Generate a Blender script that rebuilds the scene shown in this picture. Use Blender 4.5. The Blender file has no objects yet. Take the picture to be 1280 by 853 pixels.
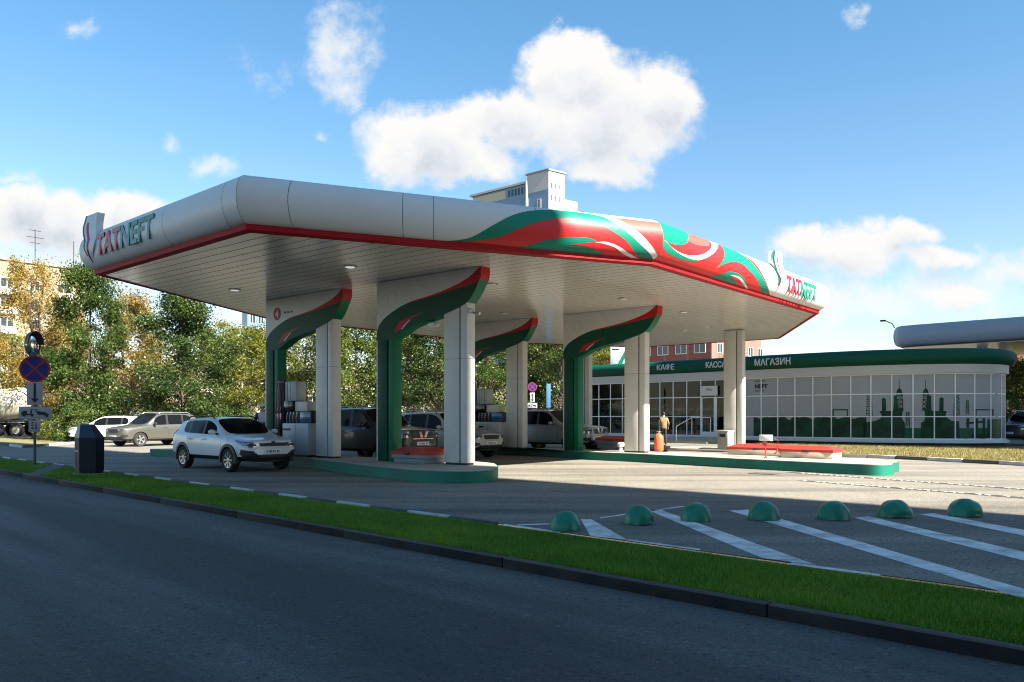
import bpy, bmesh, math, random
import numpy as np
from mathutils import Vector, Matrix, noise as mnoise
from mathutils.bvhtree import BVHTree
from mathutils.geometry import delaunay_2d_cdt
random.seed(7); RNG = np.random.default_rng(7)
R = math.radians
scene = bpy.context.scene
COL = scene.collection

# ---------------------------------------------------------------- frames
FPX, CAMH, HOR = 995.0, 1.5, 521.0
def G(px, py, z=0.0):
    """point of the horizontal plane z that is seen at photo pixel px, py"""
    s = (py - HOR) / (CAMH - z)
    return Vector(((px - 640) / s, FPX / s, z))
def atd(px, py, Y):
    """point at distance Y seen at photo pixel px, py"""
    return Vector(((px - 640) / FPX * Y, Y, CAMH + (HOR - py) / FPX * Y))
ANG = R(-39.2)                                   # the station's own axes
UX = Vector((math.cos(ANG), math.sin(ANG), 0)); VX = Vector((-math.sin(ANG), math.cos(ANG), 0))
def UV(u, v, z=0.0): return UX * u + VX * v + Vector((0, 0, z))
def toUV(p): return p.dot(UX), p.dot(VX)
RANG = R(-44.4)                                  # the road's axes
RX_ = Vector((math.cos(RANG), math.sin(RANG), 0)); RN_ = Vector((-math.sin(RANG), math.cos(RANG), 0))
def RD(r, n, z=0.0): return RX_ * r + RN_ * n + Vector((0, 0, z))
def toRD(p): return p.dot(RX_), p.dot(RN_)

# ---------------------------------------------------------------- objects
def setp(o, label=None, cat=None, group=None, kind=None):
    if label: o['label'] = label
    if cat: o['category'] = cat
    if group: o['group'] = group
    if kind: o['kind'] = kind
    return o
def thing(name, label, cat, loc=(0, 0, 0), rz=0.0, group=None):
    o = bpy.data.objects.new(name, None); COL.objects.link(o)
    o.location = loc; o.rotation_euler = (0, 0, rz); o.empty_display_size = .2
    return setp(o, label, cat, group)
def copy_tree(o, parent=None):
    c = o.copy(); COL.objects.link(c)
    if parent is not None:
        c.parent = parent
    for ch in list(o.children):
        copy_tree(ch, c)
    return c
def meshobj(name, me, mats, parent=None, sharp=35):
    if not isinstance(mats, (list, tuple)): mats = [mats]
    for m in mats: me.materials.append(m)
    if sharp is not None:
        me.polygons.foreach_set('use_smooth', [True] * len(me.polygons))
        me.set_sharp_from_angle(angle=R(sharp))
    o = bpy.data.objects.new(name, me); COL.objects.link(o)
    if parent is not None: o.parent = parent
    return o

class MB:
    """collects shapes into one mesh"""
    def __init__(s): s.bm = bmesh.new()
    def _mi(s, faces, mi):
        for f in faces: f.material_index = mi
    def face(s, pts, mi=0):
        f = s.bm.faces.new([s.bm.verts.new(p) for p in pts]); f.material_index = mi; return s
    def box(s, lo, hi, mi=0, bev=0.0, M=None, seg=2):
        lo, hi = Vector(lo), Vector(hi); c = (lo + hi) / 2; d = hi - lo
        m = Matrix.Translation(c) @ Matrix.Diagonal((abs(d.x), abs(d.y), abs(d.z), 1))
        if M is not None: m = M @ m
        r = bmesh.ops.create_cube(s.bm, size=1, matrix=m); vs = r['verts']
        fs = set(f for v in vs for f in v.link_faces)
        s._mi(fs, mi)
        if bev > 0:
            es = list(set(e for v in vs for e in v.link_edges))
            rr = bmesh.ops.bevel(s.bm, geom=es, offset=bev, segments=seg, profile=.5, affect='EDGES')
            s._mi(rr['faces'], mi)
        return s
    def tube(s, pts, r, n=8, mi=0, cap=True):
        pts = [Vector(p) for p in pts]
        if not isinstance(r, (list, tuple)): r = [r] * len(pts)
        rings = []
        up = Vector((0, 0, 1))
        for i, p in enumerate(pts):
            t = (pts[min(i + 1, len(pts) - 1)] - pts[max(i - 1, 0)])
            if t.length < 1e-9: t = Vector((0, 0, 1))
            t.normalize()
            a = t.cross(up)
            if a.length < 1e-3: a = t.cross(Vector((1, 0, 0)))
            a.normalize(); b = t.cross(a)
            rings.append([s.bm.verts.new(p + (a * math.cos(2 * math.pi * k / n) + b * math.sin(2 * math.pi * k / n)) * r[i]) for k in range(n)])
        for i in range(len(rings) - 1):
            for k in range(n):
                f = s.bm.faces.new((rings[i][k], rings[i][(k + 1) % n], rings[i + 1][(k + 1) % n], rings[i + 1][k])); f.material_index = mi
        if cap:
            for rg in (rings[0], rings[-1]):
                f = s.bm.faces.new(rg); f.material_index = mi
        return s
    def lathe(s, prof, n=24, mi=0, M=None, arc=2 * math.pi, wob=0):
        """prof: list of (radius, height) about z"""
        full = arc > 6.28
        cols = []
        cnt = n if full else n + 1
        for k in range(cnt):
            a = arc * k / n
            col = []
            for (r_, z) in prof:
                p = Vector((r_ * math.cos(a), r_ * math.sin(a), z))
                if M is not None: p = M @ p
                col.append(s.bm.verts.new(p))
            cols.append(col)
        for k in range(n):
            c0, c1 = cols[k], cols[(k + 1) % cnt]
            for j in range(len(prof) - 1):
                try:
                    f = s.bm.faces.new((c0[j], c1[j], c1[j + 1], c0[j + 1])); f.material_index = mi
                except ValueError: pass
        return s
    def prism(s, poly, h0, h1, M=None, mi=0, side=None):
        """poly in local xy extruded h0..h1 along z; side: f(i)->material index"""
        n = len(poly)
        T = (lambda p: M @ Vector(p)) if M is not None else Vector
        a = [s.bm.verts.new(T((p[0], p[1], h0))) for p in poly]; b = [s.bm.verts.new(T((p[0], p[1], h1))) for p in poly]
        fs = []
        for vs in (a[::-1], b):
            f = s.bm.faces.new(vs); f.material_index = mi; fs.append(f)
        for i in range(n):
            f = s.bm.faces.new((a[i], a[(i + 1) % n], b[(i + 1) % n], b[i])); f.material_index = side(i) if side else mi
        return s
    def sphere(s, c, r, mi=0, sub=2, scale=(1, 1, 1), M=None):
        m = Matrix.Translation(c) @ Matrix.Diagonal((*scale, 1))
        if M is not None: m = M @ m
        rr = bmesh.ops.create_icosphere(s.bm, subdivisions=sub, radius=r, matrix=m)
        s._mi(set(f for v in rr['verts'] for f in v.link_faces), mi); return s
    def add(s, me, M=None, mi=None):
        n0 = len(s.bm.faces); v0 = len(s.bm.verts)
        s.bm.from_mesh(me); s.bm.verts.ensure_lookup_table(); s.bm.faces.ensure_lookup_table()
        if M is not None: bmesh.ops.transform(s.bm, matrix=M, verts=s.bm.verts[v0:])
        if mi is not None:
            for f in s.bm.faces[n0:]: f.material_index = mi
        return s
    def build(s, name, mats, parent=None, sharp=35, recalc=True):
        if recalc: bmesh.ops.recalc_face_normals(s.bm, faces=s.bm.faces[:])
        big = [f for f in s.bm.faces if len(f.verts) > 4]
        if big: bmesh.ops.triangulate(s.bm, faces=big)
        me = bpy.data.meshes.new(name); s.bm.to_mesh(me); s.bm.free()
        return meshobj(name, me, mats, parent, sharp)

def crom(pts, k=6, closed=False):
    """smooth curve through points"""
    P = [Vector((p[0], p[1], 0)) for p in pts]; n = len(P); out = []
    for i in range(n - 1):
        p0 = P[max(i - 1, 0)]; p1 = P[i]; p2 = P[i + 1]; p3 = P[min(i + 2, n - 1)]
        for j in range(k):
            t = j / k
            q = .5 * ((2 * p1) + (p2 - p0) * t + (2 * p0 - 5 * p1 + 4 * p2 - p3) * t * t + (3 * p1 - p0 - 3 * p2 + p3) * t ** 3)
            out.append((q.x, q.y))
    out.append((P[-1].x, P[-1].y)); return out
def loop(*curves, k=6):
    out = []
    for c in curves:
        for p in (crom(c, k) if len(c) > 2 else c):
            if not out or (abs(p[0] - out[-1][0]) + abs(p[1] - out[-1][1])) > 1e-4: out.append(p)
    if abs(out[0][0] - out[-1][0]) + abs(out[0][1] - out[-1][1]) < 1e-4: out.pop()
    return out
def densify(poly, dx, dy):
    out = []
    for i in range(len(poly)):
        a, b = poly[i], poly[(i + 1) % len(poly)]
        n = max(1, int(math.ceil(max(abs(b[0] - a[0]) / dx, abs(b[1] - a[1]) / dy))))
        out += [(a[0] + (b[0] - a[0]) * k / n, a[1] + (b[1] - a[1]) * k / n) for k in range(n)]
    return out
def patch(bm, poly, fmap, step=None, mi=0):
    """fill a 2-D outline (with inner points every step=(dx,dy)) and map it to 3-D"""
    if step: poly = densify(poly, *step)
    pts = [Vector((p[0], p[1])) for p in poly]; n = len(pts); ring = list(pts)
    if step:
        xs = [p.x for p in pts]; ys = [p.y for p in pts]
        def inside(x, y):
            c = False
            for i in range(n):
                a, b = ring[i], ring[i - 1]
                if (a.y > y) != (b.y > y) and x < (b.x - a.x) * (y - a.y) / (b.y - a.y) + a.x: c = not c
            return c
        x = min(xs) + step[0] / 2
        while x < max(xs):
            y = min(ys) + step[1] / 2
            while y < max(ys):
                if inside(x, y): pts.append(Vector((x, y)))
                y += step[1]
            x += step[0]
    vs, es, fs, *_ = delaunay_2d_cdt(pts, [(i, (i + 1) % n) for i in range(n)], [], 2, 1e-6)
    # keep triangles whose centre is inside
    bv = {}
    def inside2(x, y):
        c = False
        for i in range(n):
            a, b = ring[i], ring[i - 1]
            if (a.y > y) != (b.y > y) and x < (b.x - a.x) * (y - a.y) / (b.y - a.y) + a.x: c = not c
        return c
    for f in fs:
        cx = sum(vs[i].x for i in f) / len(f); cy = sum(vs[i].y for i in f) / len(f)
        if not inside2(cx, cy): continue
        q = []
        for i in f:
            if i not in bv:
                p = fmap(vs[i].x, vs[i].y)
                bv[i] = bm.verts.new(p) if p is not None else None
            q.append(bv[i])
        if None in q: continue
        try:
            ff = bm.faces.new(q); ff.material_index = mi
        except ValueError: pass
def text_mesh(body, size=1.0, bold=0.0, extrude=0.02, shear=0.0, align='LEFT', space=1.0, resol=3):
    c = bpy.data.curves.new('lettering', 'FONT'); c.body = body; c.size = size; c.offset = bold; c.extrude = extrude
    c.shear = shear; c.align_x = align; c.space_character = space; c.resolution_u = resol
    o = bpy.data.objects.new('lettering', c); COL.objects.link(o)
    dg = bpy.context.evaluated_depsgraph_get(); dg.update()
    me = bpy.data.meshes.new_from_object(o.evaluated_get(dg))
    bpy.data.objects.remove(o); bpy.data.curves.remove(c)
    me.materials.clear()
    return me
def sliced(me, n=10, axis='y'):
    """cut a flat lettering mesh into narrow rows so that it can follow a curve"""
    bm = bmesh.new(); bm.from_mesh(me); bpy.data.meshes.remove(me)
    bmesh.ops.triangulate(bm, faces=bm.faces[:])
    for ax, m in ((1, n), (0, 0)):
        if not m: continue
        lo = min(v.co[ax] for v in bm.verts); hi = max(v.co[ax] for v in bm.verts)
        for k in range(1, m):
            c = [0, 0, 0]; c[ax] = lo + (hi - lo) * k / m; nn = [0, 0, 0]; nn[ax] = 1
            bmesh.ops.bisect_plane(bm, geom=bm.verts[:] + bm.edges[:] + bm.faces[:], plane_co=c, plane_no=nn)
    return bm
def evald(o):
    dg = bpy.context.evaluated_depsgraph_get(); dg.update()
    return bpy.data.meshes.new_from_object(o.evaluated_get(dg))

# ---------------------------------------------------------------- materials
class NT:
    def __init__(s, nt): s.t = nt
    def n(s, typ, **kw):
        nd = s.t.nodes.new(typ)
        for k, v in kw.items():
            if k.startswith('i_'):
                key = k[2:]
                key = int(key) if key.isdigit() else key.replace('_', ' ')
                s.set(nd.inputs[key], v)
            else: setattr(nd, k, v)
        return nd
    def set(s, sock, v):
        if hasattr(v, 'outputs'): s.t.links.new(v.outputs[0], sock)
        elif hasattr(v, 'is_output'): s.t.links.new(v, sock)
        else: sock.default_value = v
    def m(s, op, a, b=0.0, c=None, clamp=False):
        nd = s.t.nodes.new('ShaderNodeMath'); nd.operation = op; nd.use_clamp = clamp
        s.set(nd.inputs[0], a); s.set(nd.inputs[1], b)
        if c is not None: s.set(nd.inputs[2], c)
        return nd.outputs[0]
    def mix(s, fac, a, b, blend='MIX'):
        nd = s.t.nodes.new('ShaderNodeMix'); nd.data_type = 'RGBA'; nd.blend_type = blend
        s.set(nd.inputs[0], fac); s.set(nd.inputs[6], a); s.set(nd.inputs[7], b); return nd.outputs[2]
    def noise(s, vec, scale, detail=4, rough=.55, w=None):
        nd = s.t.nodes.new('ShaderNodeTexNoise'); nd.inputs['Scale'].default_value = scale
        nd.inputs['Detail'].default_value = detail; nd.inputs['Roughness'].default_value = rough
        if vec is not None: s.t.links.new(vec, nd.inputs['Vector'])
        return nd.outputs[0]
    def ramp(s, fac, stops):
        nd = s.t.nodes.new('ShaderNodeValToRGB'); s.set(nd.inputs[0], fac)
        el = nd.color_ramp.elements
        while len(el) < len(stops): el.new(.5)
        for e, (p, c) in zip(el, stops):
            e.position = p; e.color = c if len(c) == 4 else (*c, 1)
        return nd.outputs[0]
def c4(c): return (c[0], c[1], c[2], 1)
def base_mat(name):
    m = bpy.data.materials.new(name); m.use_nodes = True
    t = NT(m.node_tree); b = m.node_tree.nodes['Principled BSDF']
    return m, t, b
def mk(name, col, rough=.5, metal=0, var=.10, scale=1.5, bump=0.0, bscale=60, coat=0, spec=.5, tint=None, tvar=.0, coord='Object'):
    m, t, b = base_mat(name)
    tc = t.n('ShaderNodeTexCoord').outputs[coord]
    nz = t.noise(tc, scale, 6, .6)
    nz2 = t.noise(tc, scale * 7.3, 3, .6)
    f = t.m('ADD', t.m('MULTIPLY', nz, .7), t.m('MULTIPLY', nz2, .3))
    k = t.m('MULTIPLY_ADD', f, 2 * var * 1.6, 1 - var * 1.6)
    cc = t.mix(1.0, c4(col), k, 'MULTIPLY')
    if tint is not None:
        cc = t.mix(t.m('MULTIPLY', t.m('SUBTRACT', t.noise(tc, scale * .7 + .3, 5, .65), .45, clamp=True), tvar * 6, clamp=True), cc, c4(tint))
    t.set(b.inputs['Base Color'], cc)
    t.set(b.inputs['Roughness'], t.m('MULTIPLY_ADD', nz, .12, max(0.02, rough - .06)))
    b.inputs['Metallic'].default_value = metal
    b.inputs['Specular IOR Level'].default_value = spec
    b.inputs['Coat Weight'].default_value = coat; b.inputs['Coat Roughness'].default_value = .04
    if bump > 0:
        bp = t.n('ShaderNodeBump', i_Strength=bump, i_Distance=.01); t.set(bp.inputs['Height'], t.noise(tc, bscale, 4, .6))
        t.set(b.inputs['Normal'], bp)
    return m
def emit_mat(name, col, strength):
    m, t, b = base_mat(name)
    b.inputs['Base Color'].default_value = c4(col); b.inputs['Emission Color'].default_value = c4(col); b.inputs['Emission Strength'].default_value = strength
    return m
def leaf_mat(name, c0, c1, c2, transl=.35):
    m, t, b = base_mat(name)
    rnd = t.n('ShaderNodeNewGeometry').outputs['Random Per Island']
    obj = t.n('ShaderNodeObjectInfo').outputs['Random']
    tc = t.n('ShaderNodeTexCoord').outputs['Object']
    big = t.noise(tc, .55, 3, .6)
    f = t.m('ADD', t.m('MULTIPLY', rnd, .55), t.m('MULTIPLY', t.m('SUBTRACT', big, .22), .85))
    f = t.m('ADD', f, t.m('MULTIPLY', t.m('SUBTRACT', obj, .5), .25), clamp=True)
    cc = t.ramp(f, [(0.05, c0), (.5, c1), (.95, c2)])
    t.set(b.inputs['Base Color'], cc); b.inputs['Roughness'].default_value = .45; b.inputs['Specular IOR Level'].default_value = .4
    tr = t.n('ShaderNodeBsdfTranslucent'); t.set(tr.inputs['Color'], t.mix(1.0, cc, (1.5, 1.35, .6, 1), 'MULTIPLY'))
    mx = t.n('ShaderNodeMixShader', i_0=transl); t.t.links.new(b.outputs[0], mx.inputs[1]); t.t.links.new(tr.outputs[0], mx.inputs[2])
    t.t.links.new(mx.outputs[0], m.node_tree.nodes['Material Output'].inputs['Surface'])
    return m
def asphalt_mat(name, c_dark, c_mid, c_lite, stain_band=.5, crack=0.0, rough=.85, spec=.3, dirt=None):
    m, t, b = base_mat(name)
    tc = t.n('ShaderNodeTexCoord').outputs['Object']
    big = t.noise(tc, .11, 5, .6); med = t.noise(tc, .8, 6, .65); fine = t.noise(tc, 38, 3, .7)
    vor = t.n('ShaderNodeTexVoronoi', i_Scale=85.0); t.t.links.new(tc, vor.inputs['Vector'])
    f = t.m('ADD', t.m('MULTIPLY', big, .45), t.m('MULTIPLY', med, .3)); f = t.m('ADD', f, t.m('MULTIPLY', fine, .25))
    cc = t.ramp(f, [(.30, c_dark), (.5, c_mid), (.72, c_lite)])
    agg = t.m('MULTIPLY_ADD', t.n('ShaderNodeSeparateColor', i_0=vor.outputs['Color']).outputs[0], .8, .6)
    cc = t.mix(.85, cc, t.mix(1.0, cc, agg, 'MULTIPLY'))
    v3 = t.n('ShaderNodeTexVoronoi', i_Scale=34.0); t.t.links.new(tc, v3.inputs['Vector'])
    sepc = t.n('ShaderNodeSeparateColor', i_0=v3.outputs['Color'])
    cc = t.mix(t.m('GREATER_THAN', sepc.outputs[0], .965), cc, t.mix(1.0, cc, (1.45, 1.43, 1.4, 1), 'MULTIPLY')); cc = t.mix(t.m('LESS_THAN', sepc.outputs[1], .04), cc, t.mix(1.0, cc, (.55, .55, .56, 1), 'MULTIPLY'))
    v4 = t.n('ShaderNodeTexVoronoi', i_Scale=3.1); t.t.links.new(tc, v4.inputs['Vector'])
    cc = t.mix(t.m('LESS_THAN', v4.outputs['Distance'], t.m('MULTIPLY', t.noise(tc, 9, 3, .6), .075)), cc, t.mix(1.0, cc, (.3, .3, .31, 1), 'MULTIPLY'))
    # stretched paler and darker bands along the driving direction
    mp = t.n('ShaderNodeMapping'); t.t.links.new(tc, mp.inputs[0]); mp.inputs['Rotation'].default_value = (0, 0, -RANG); mp.inputs['Scale'].default_value = (.06, .75, 1)
    band = t.noise(mp.outputs[0], 1.0, 4, .5)
    cc = t.mix(t.m('MULTIPLY', t.m('SUBTRACT', band, .44, clamp=True), stain_band * 8, clamp=True), t.mix(1.0, cc, (1.12, 1.12, 1.11, 1), 'MULTIPLY'), t.mix(1.0, cc, (.56, .57, .58, 1), 'MULTIPLY'))
    st = t.noise(tc, .55, 3, .5)
    cc = t.mix(t.m('MULTIPLY', t.m('SUBTRACT', st, .62, clamp=True), 5 * stain_band, clamp=True), cc, c4([x * .45 for x in c_dark]))
    if crack > 0:
        v2 = t.n('ShaderNodeTexVoronoi', feature='DISTANCE_TO_EDGE', i_Scale=.16)
        wv = t.n('ShaderNodeVectorMath', operation='ADD'); t.t.links.new(tc, wv.inputs[0])
        nn = t.n('ShaderNodeTexNoise', i_Scale=1.3, i_Detail=5.0); t.t.links.new(tc, nn.inputs['Vector'])
        t.t.links.new(t.n('ShaderNodeVectorMath', operation='SCALE', i_0=nn.outputs['Color'], i_Scale=.9).outputs[0], wv.inputs[1])
        t.t.links.new(wv.outputs[0], v2.inputs['Vector'])
        ck = t.m('MULTIPLY', t.m('LESS_THAN', v2.outputs['Distance'], .0022), t.m('GREATER_THAN', t.noise(tc, .23, 2), .52))
        cc = t.mix(t.m('MULTIPLY', ck, crack), cc, c4([x * .35 for x in c_dark]))
    t.set(b.inputs['Base Color'], cc); b.inputs['Specular IOR Level'].default_value = spec
    t.set(b.inputs['Roughness'], t.m('MULTIPLY_ADD', med, .2, rough - .1))
    bp = t.n('ShaderNodeBump', i_Strength=.55, i_Distance=.012); t.set(bp.inputs['Height'], t.m('ADD', t.m('MULTIPLY', vor.outputs['Distance'], .5), fine))
    t.set(b.inputs['Normal'], bp)
    return m
SUN_E = 5.0; SKY_S = .061; EXPO = 1.97; CLOUD_L = 4.15; SKY_TINT = (.58, .93, 1.0)
# ---------------------------------------------------------------- palette
WHITE = mk('white_cladding', (.56, .56, .56), .42, var=.05, scale=.8)
FASCIA = mk('fascia_white', (.65, .65, .65), .42, var=.05, scale=.5, spec=.35, tint=(.56, .56, .55), tvar=.2)
COLW = mk('column_cladding', (.60, .595, .575), .42, var=.07, scale=1.2, tint=(.45, .43, .39), tvar=.25)
SOFFIT = mk('soffit_slat', (.62, .595, .53), .22, var=.025, scale=.25, spec=.6)
DARKGAP = mk('dark_gap', (.03, .03, .03), .8, var=.1)
GREENF = mk('fascia_green', (.005, .20, .135), .45, var=.05, spec=.25)
REDF = mk('fascia_red', (.60, .022, .026), .42, var=.06, spec=.3)
PINK = mk('fascia_pale', (.42, .085, .07), .45, var=.05, spec=.2)
OUTL = mk('fascia_outline', (.62, .50, .38), .35, var=.05)
DGREEN = mk('panel_green', (.002, .062, .035), .5, var=.07, spec=.22)
DGREEN2 = mk('panel_green_side', (.003, .13, .066), .45, var=.07, spec=.25)
PRED = mk('panel_red', (.40, .012, .02), .45, var=.07, spec=.25)
CURBG = mk('island_green_paint', (.008, .155, .105), .55, var=.16, scale=1.6, bump=.15, tint=(.02, .09, .07), tvar=.5, spec=.3)
ISLTOP = mk('island_top', (.36, .33, .28), .85, var=.18, scale=1.2, bump=.3, bscale=30, tint=(.17, .155, .13), tvar=.5)
DOME = mk('dome_green', (.006, .185, .11), .36, var=.18, scale=4, bump=.2, bscale=24, tint=(.012, .08, .05), tvar=.5, spec=.4)
CONC = mk('concrete', (.36, .34, .31), .9, var=.15, scale=2, bump=.3, bscale=40)
BLACKP = mk('black_plastic', (.018, .018, .02), .5, var=.15)
DARKM = mk('dark_metal', (.05, .052, .055), .45, .6, var=.1)
GREYM = mk('grey_metal', (.42, .43, .44), .38, .7, var=.08)
RUBBER = mk('tyre_rubber', (.02, .02, .021), .85, var=.2, scale=12)
ALLOY = mk('wheel_alloy', (.62, .62, .63), .28, .85, var=.06)
CHROME = mk('chrome', (.75, .76, .78), .1, 1.0, var=.02)
CARGLASS = mk('car_glass', (.006, .007, .008), .07, 0, var=.1, spec=.09)
LAMPG = mk('headlight_glass', (.22, .235, .26), .08, .5, var=.3, scale=14, coat=.8)
TAILR = mk('tail_lamp', (.35, .01, .012), .15, 0, var=.1, coat=.8)
PLATE = mk('number_plate', (.72, .72, .70), .4, var=.04)
INK = mk('black_ink', (.02, .02, .022), .5, var=.1)
REDLID = mk('red_lid', (.42, .034, .028), .5, var=.14, scale=2, bump=.1, spec=.3)
GREYBOX = mk('grey_box', (.19, .215, .24), .5, var=.1)
MARK = mk('road_paint', (.68, .68, .66), .8, var=.3, scale=3.2, bump=.3, tint=(.15, .15, .15), tvar=.5)
SHOPG = mk('shop_green', (.002, .062, .038), .6, var=.07, spec=.2)
LETTERW = mk('letter_white', (.52, .515, .49), .4, var=.04)
MULL = mk('window_frame_white', (.72, .73, .74), .4, var=.04)
FILM = mk('frosted_film', (.31, .32, .335), .45, var=.05, scale=.5, spec=.15)
FILMG = mk('film_dark_green', (.003, .030, .018), .4, var=.4, scale=1.4, tint=(.010, .09, .05), tvar=.5, spec=.2)
FILMM = mk('film_mid_green', (.008, .085, .048), .4, var=.25, scale=1.2, spec=.2)
GLASS = mk('shop_glass', (.012, .02, .022), .02, 0, var=.25, scale=.8, spec=.9)
BARK = mk('bark', (.085, .065, .05), .95, var=.35, scale=6, bump=.6, bscale=25)
BARKP = mk('pale_bark', (.30, .26, .21), .9, var=.4, scale=5, bump=.4, bscale=22)
ORANGE = mk('cylinder_orange', (.72, .13, .05), .4, var=.08)

# ---------------------------------------------------------------- camera
cam = bpy.data.cameras.new('camera'); co = bpy.data.objects.new('camera', cam); COL.objects.link(co)
co.location = (0, 0, CAMH); co.rotation_euler = (R(90), 0, 0)
cam.sensor_width = 36; cam.lens = FPX / 1280 * 36; cam.shift_y = (HOR - 426.5) / 1280
cam.clip_end = 6000; cam.clip_start = .05
scene.camera = co

# ---------------------------------------------------------------- daylight
SUNV = Vector((.743, -.669, 0)) * math.cos(R(40)) + Vector((0, 0, math.sin(R(40))))
sl = bpy.data.lights.new('sun', 'SUN'); sl.energy = SUN_E; sl.angle = R(.53); sl.color = (1.0, .93, .80)
so = bpy.data.objects.new('sun', sl); COL.objects.link(so); so.rotation_euler = SUNV.to_track_quat('Z', 'Y').to_euler()
so.location = (30, -20, 60)
w = bpy.data.worlds.new('World'); scene.world = w; w.use_nodes = True
t = NT(w.node_tree); bg = w.node_tree.nodes['Background']
sky = t.n('ShaderNodeTexSky', sky_type='NISHITA', sun_disc=False)
sky.sun_elevation = R(40); sky.sun_rotation = math.atan2(SUNV.x, SUNV.y); sky.altitude = 120; sky.air_density = 1.0; sky.dust_density = .35; sky.ozone_density = 1.6
tc = t.n('ShaderNodeTexCoord').outputs['Generated']
sx = t.n('ShaderNodeSeparateXYZ'); t.t.links.new(tc, sx.inputs[0])
yy = t.m('MAXIMUM', sx.outputs[1], .05)
ca = t.m('DIVIDE', sx.outputs[0], yy); cb = t.m('DIVIDE', sx.outputs[2], yy)
cv = t.n('ShaderNodeCombineXYZ', i_0=ca, i_1=cb)
def blobs(lst, aa, bb):
    acc = None
    for (px, py, rx, ry, k) in lst:
        a0, b0 = (px - 640) / FPX, (HOR - py) / FPX
        e = t.m('ADD', t.m('POWER', t.m('MULTIPLY', t.m('SUBTRACT', aa, a0), FPX / rx), 2.0), t.m('POWER', t.m('MULTIPLY', t.m('SUBTRACT', bb, b0), FPX / ry), 2.0))
        v = t.m('MULTIPLY', t.m('SUBTRACT', 1.0, t.m('SQRT', e)), k)
        acc = v if acc is None else t.m('SMOOTH_MAX', acc, v, .12)
    return acc
# domain warp so that the outlines billow
wn = t.n('ShaderNodeTexNoise', i_Scale=7.0, i_Detail=9.0, i_Roughness=.62); t.t.links.new(cv.outputs[0], wn.inputs['Vector'])
ws = t.n('ShaderNodeSeparateColor', i_0=wn.outputs['Color'])
a2 = t.m('ADD', ca, t.m('MULTIPLY', t.m('SUBTRACT', ws.outputs[0], .5), .11)); b2 = t.m('ADD', cb, t.m('MULTIPLY', t.m('SUBTRACT', ws.outputs[1], .5), .11))
CL = [(752, 138, 135, 88, 1), (716, 82, 75, 48, 1), (832, 112, 56, 60, 1), (535, 178, 95, 62, 1), (630, 150, 85, 58, 1), (578, 208, 80, 36, .9), (760, 205, 80, 32, .8),
      (70, 280, 150, 50, 1), (20, 268, 90, 46, 1), (150, 255, 80, 30, .8),
      (1070, 318, 90, 44, .95), (1130, 300, 50, 26, .8), (1010, 308, 44, 28, .8), (1200, 376, 60, 24, .75), (1180, 330, 70, 20, .6)]
CW = [(433, 62, 56, 82, .75), (430, 100, 45, 45, .7), (275, 197, 44, 20, .6), (101, 35, 26, 18, .5), (212, 174, 20, 16, .5), (402, 172, 16, 10, .5), (1072, 10, 22, 16, .55),
      (1195, 372, 110, 46, .8), (1255, 338, 90, 34, .75), (1060, 385, 190, 40, .75), (1190, 385, 60, 24, .9), (120, 340, 90, 18, .5), (60, 318, 130, 34, .75), (320, 80, 40, 28, .35), (20, 218, 40, 14, .5)]
hard = blobs(CL, a2, b2); soft = blobs(CW, a2, b2)
fn = t.noise(cv.outputs[0], 22, 9, .6)
dh = t.m('ADD', hard, t.m('MULTIPLY', t.m('SUBTRACT', fn, .5), .70))
ds = t.m('ADD', soft, t.m('MULTIPLY', t.m('SUBTRACT', fn, .5), 1.5))
mh = t.n('ShaderNodeMapRange', interpolation_type='SMOOTHSTEP', i_Value=dh); mh.inputs[1].default_value = .0; mh.inputs[2].default_value = .40
ms = t.n('ShaderNodeMapRange', interpolation_type='SMOOTHSTEP', i_Value=ds); ms.inputs[1].default_value = .0; ms.inputs[2].default_value = .75
front = t.m('GREATER_THAN', sx.outputs[1], .06)
mask = t.m('MULTIPLY', t.m('MAXIMUM', mh.outputs[0], t.m('MULTIPLY', ms.outputs[0], .82)), front)
# self shading of the cloud bodies: thickness towards the sun
shift = t.n('ShaderNodeVectorMath', operation='ADD', i_1=(.02, .028, 0)); t.t.links.new(cv.outputs[0], shift.inputs[0])
n1 = t.noise(cv.outputs[0], 15, 6, .6); n2 = t.noise(shift.outputs[0], 15, 6, .6)
hi = blobs([(x, y + 34, rx, ry, k) for (x, y, rx, ry, k) in CL[:7]] + [(x, y + 22, rx, ry, k) for (x, y, rx, ry, k) in CL[7:]], a2, b2)
lit = t.m('ADD', t.m('MULTIPLY', t.m('SUBTRACT', n1, n2), .8), t.m('SUBTRACT', .93, t.m('MULTIPLY', t.m('MAXIMUM', hi, 0.0), .62)), clamp=True)
ccol = t.ramp(lit, [(.12, (.60, .66, .73)), (.5, (.86, .885, .92)), (.82, (1.0, .99, .97))])
cl = t.n('ShaderNodeVectorMath', operation='SCALE', i_0=ccol, i_Scale=CLOUD_L)
tz0 = t.n('ShaderNodeMapRange', interpolation_type='SMOOTHSTEP', i_Value=sx.outputs[2]); tz0.inputs[1].default_value = 0.0; tz0.inputs[2].default_value = .50
skyc = t.mix(1.0, sky, t.mix(tz0.outputs[0], (.97, .90, .85, 1), (SKY_TINT[0], SKY_TINT[1], SKY_TINT[2], 1)), 'MULTIPLY')
t.set(bg.inputs['Color'], t.mix(mask, skyc, cl.outputs[0])); bg.inputs['Strength'].default_value = SKY_S
vs_ = scene.view_settings; vs_.view_transform = 'Standard'; vs_.look = 'None'; vs_.exposure = EXPO; vs_.gamma = 1; vs_.use_curve_mapping = False
scene.cycles.use_denoising = True; scene.cycles.filter_width = 1.05
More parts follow.
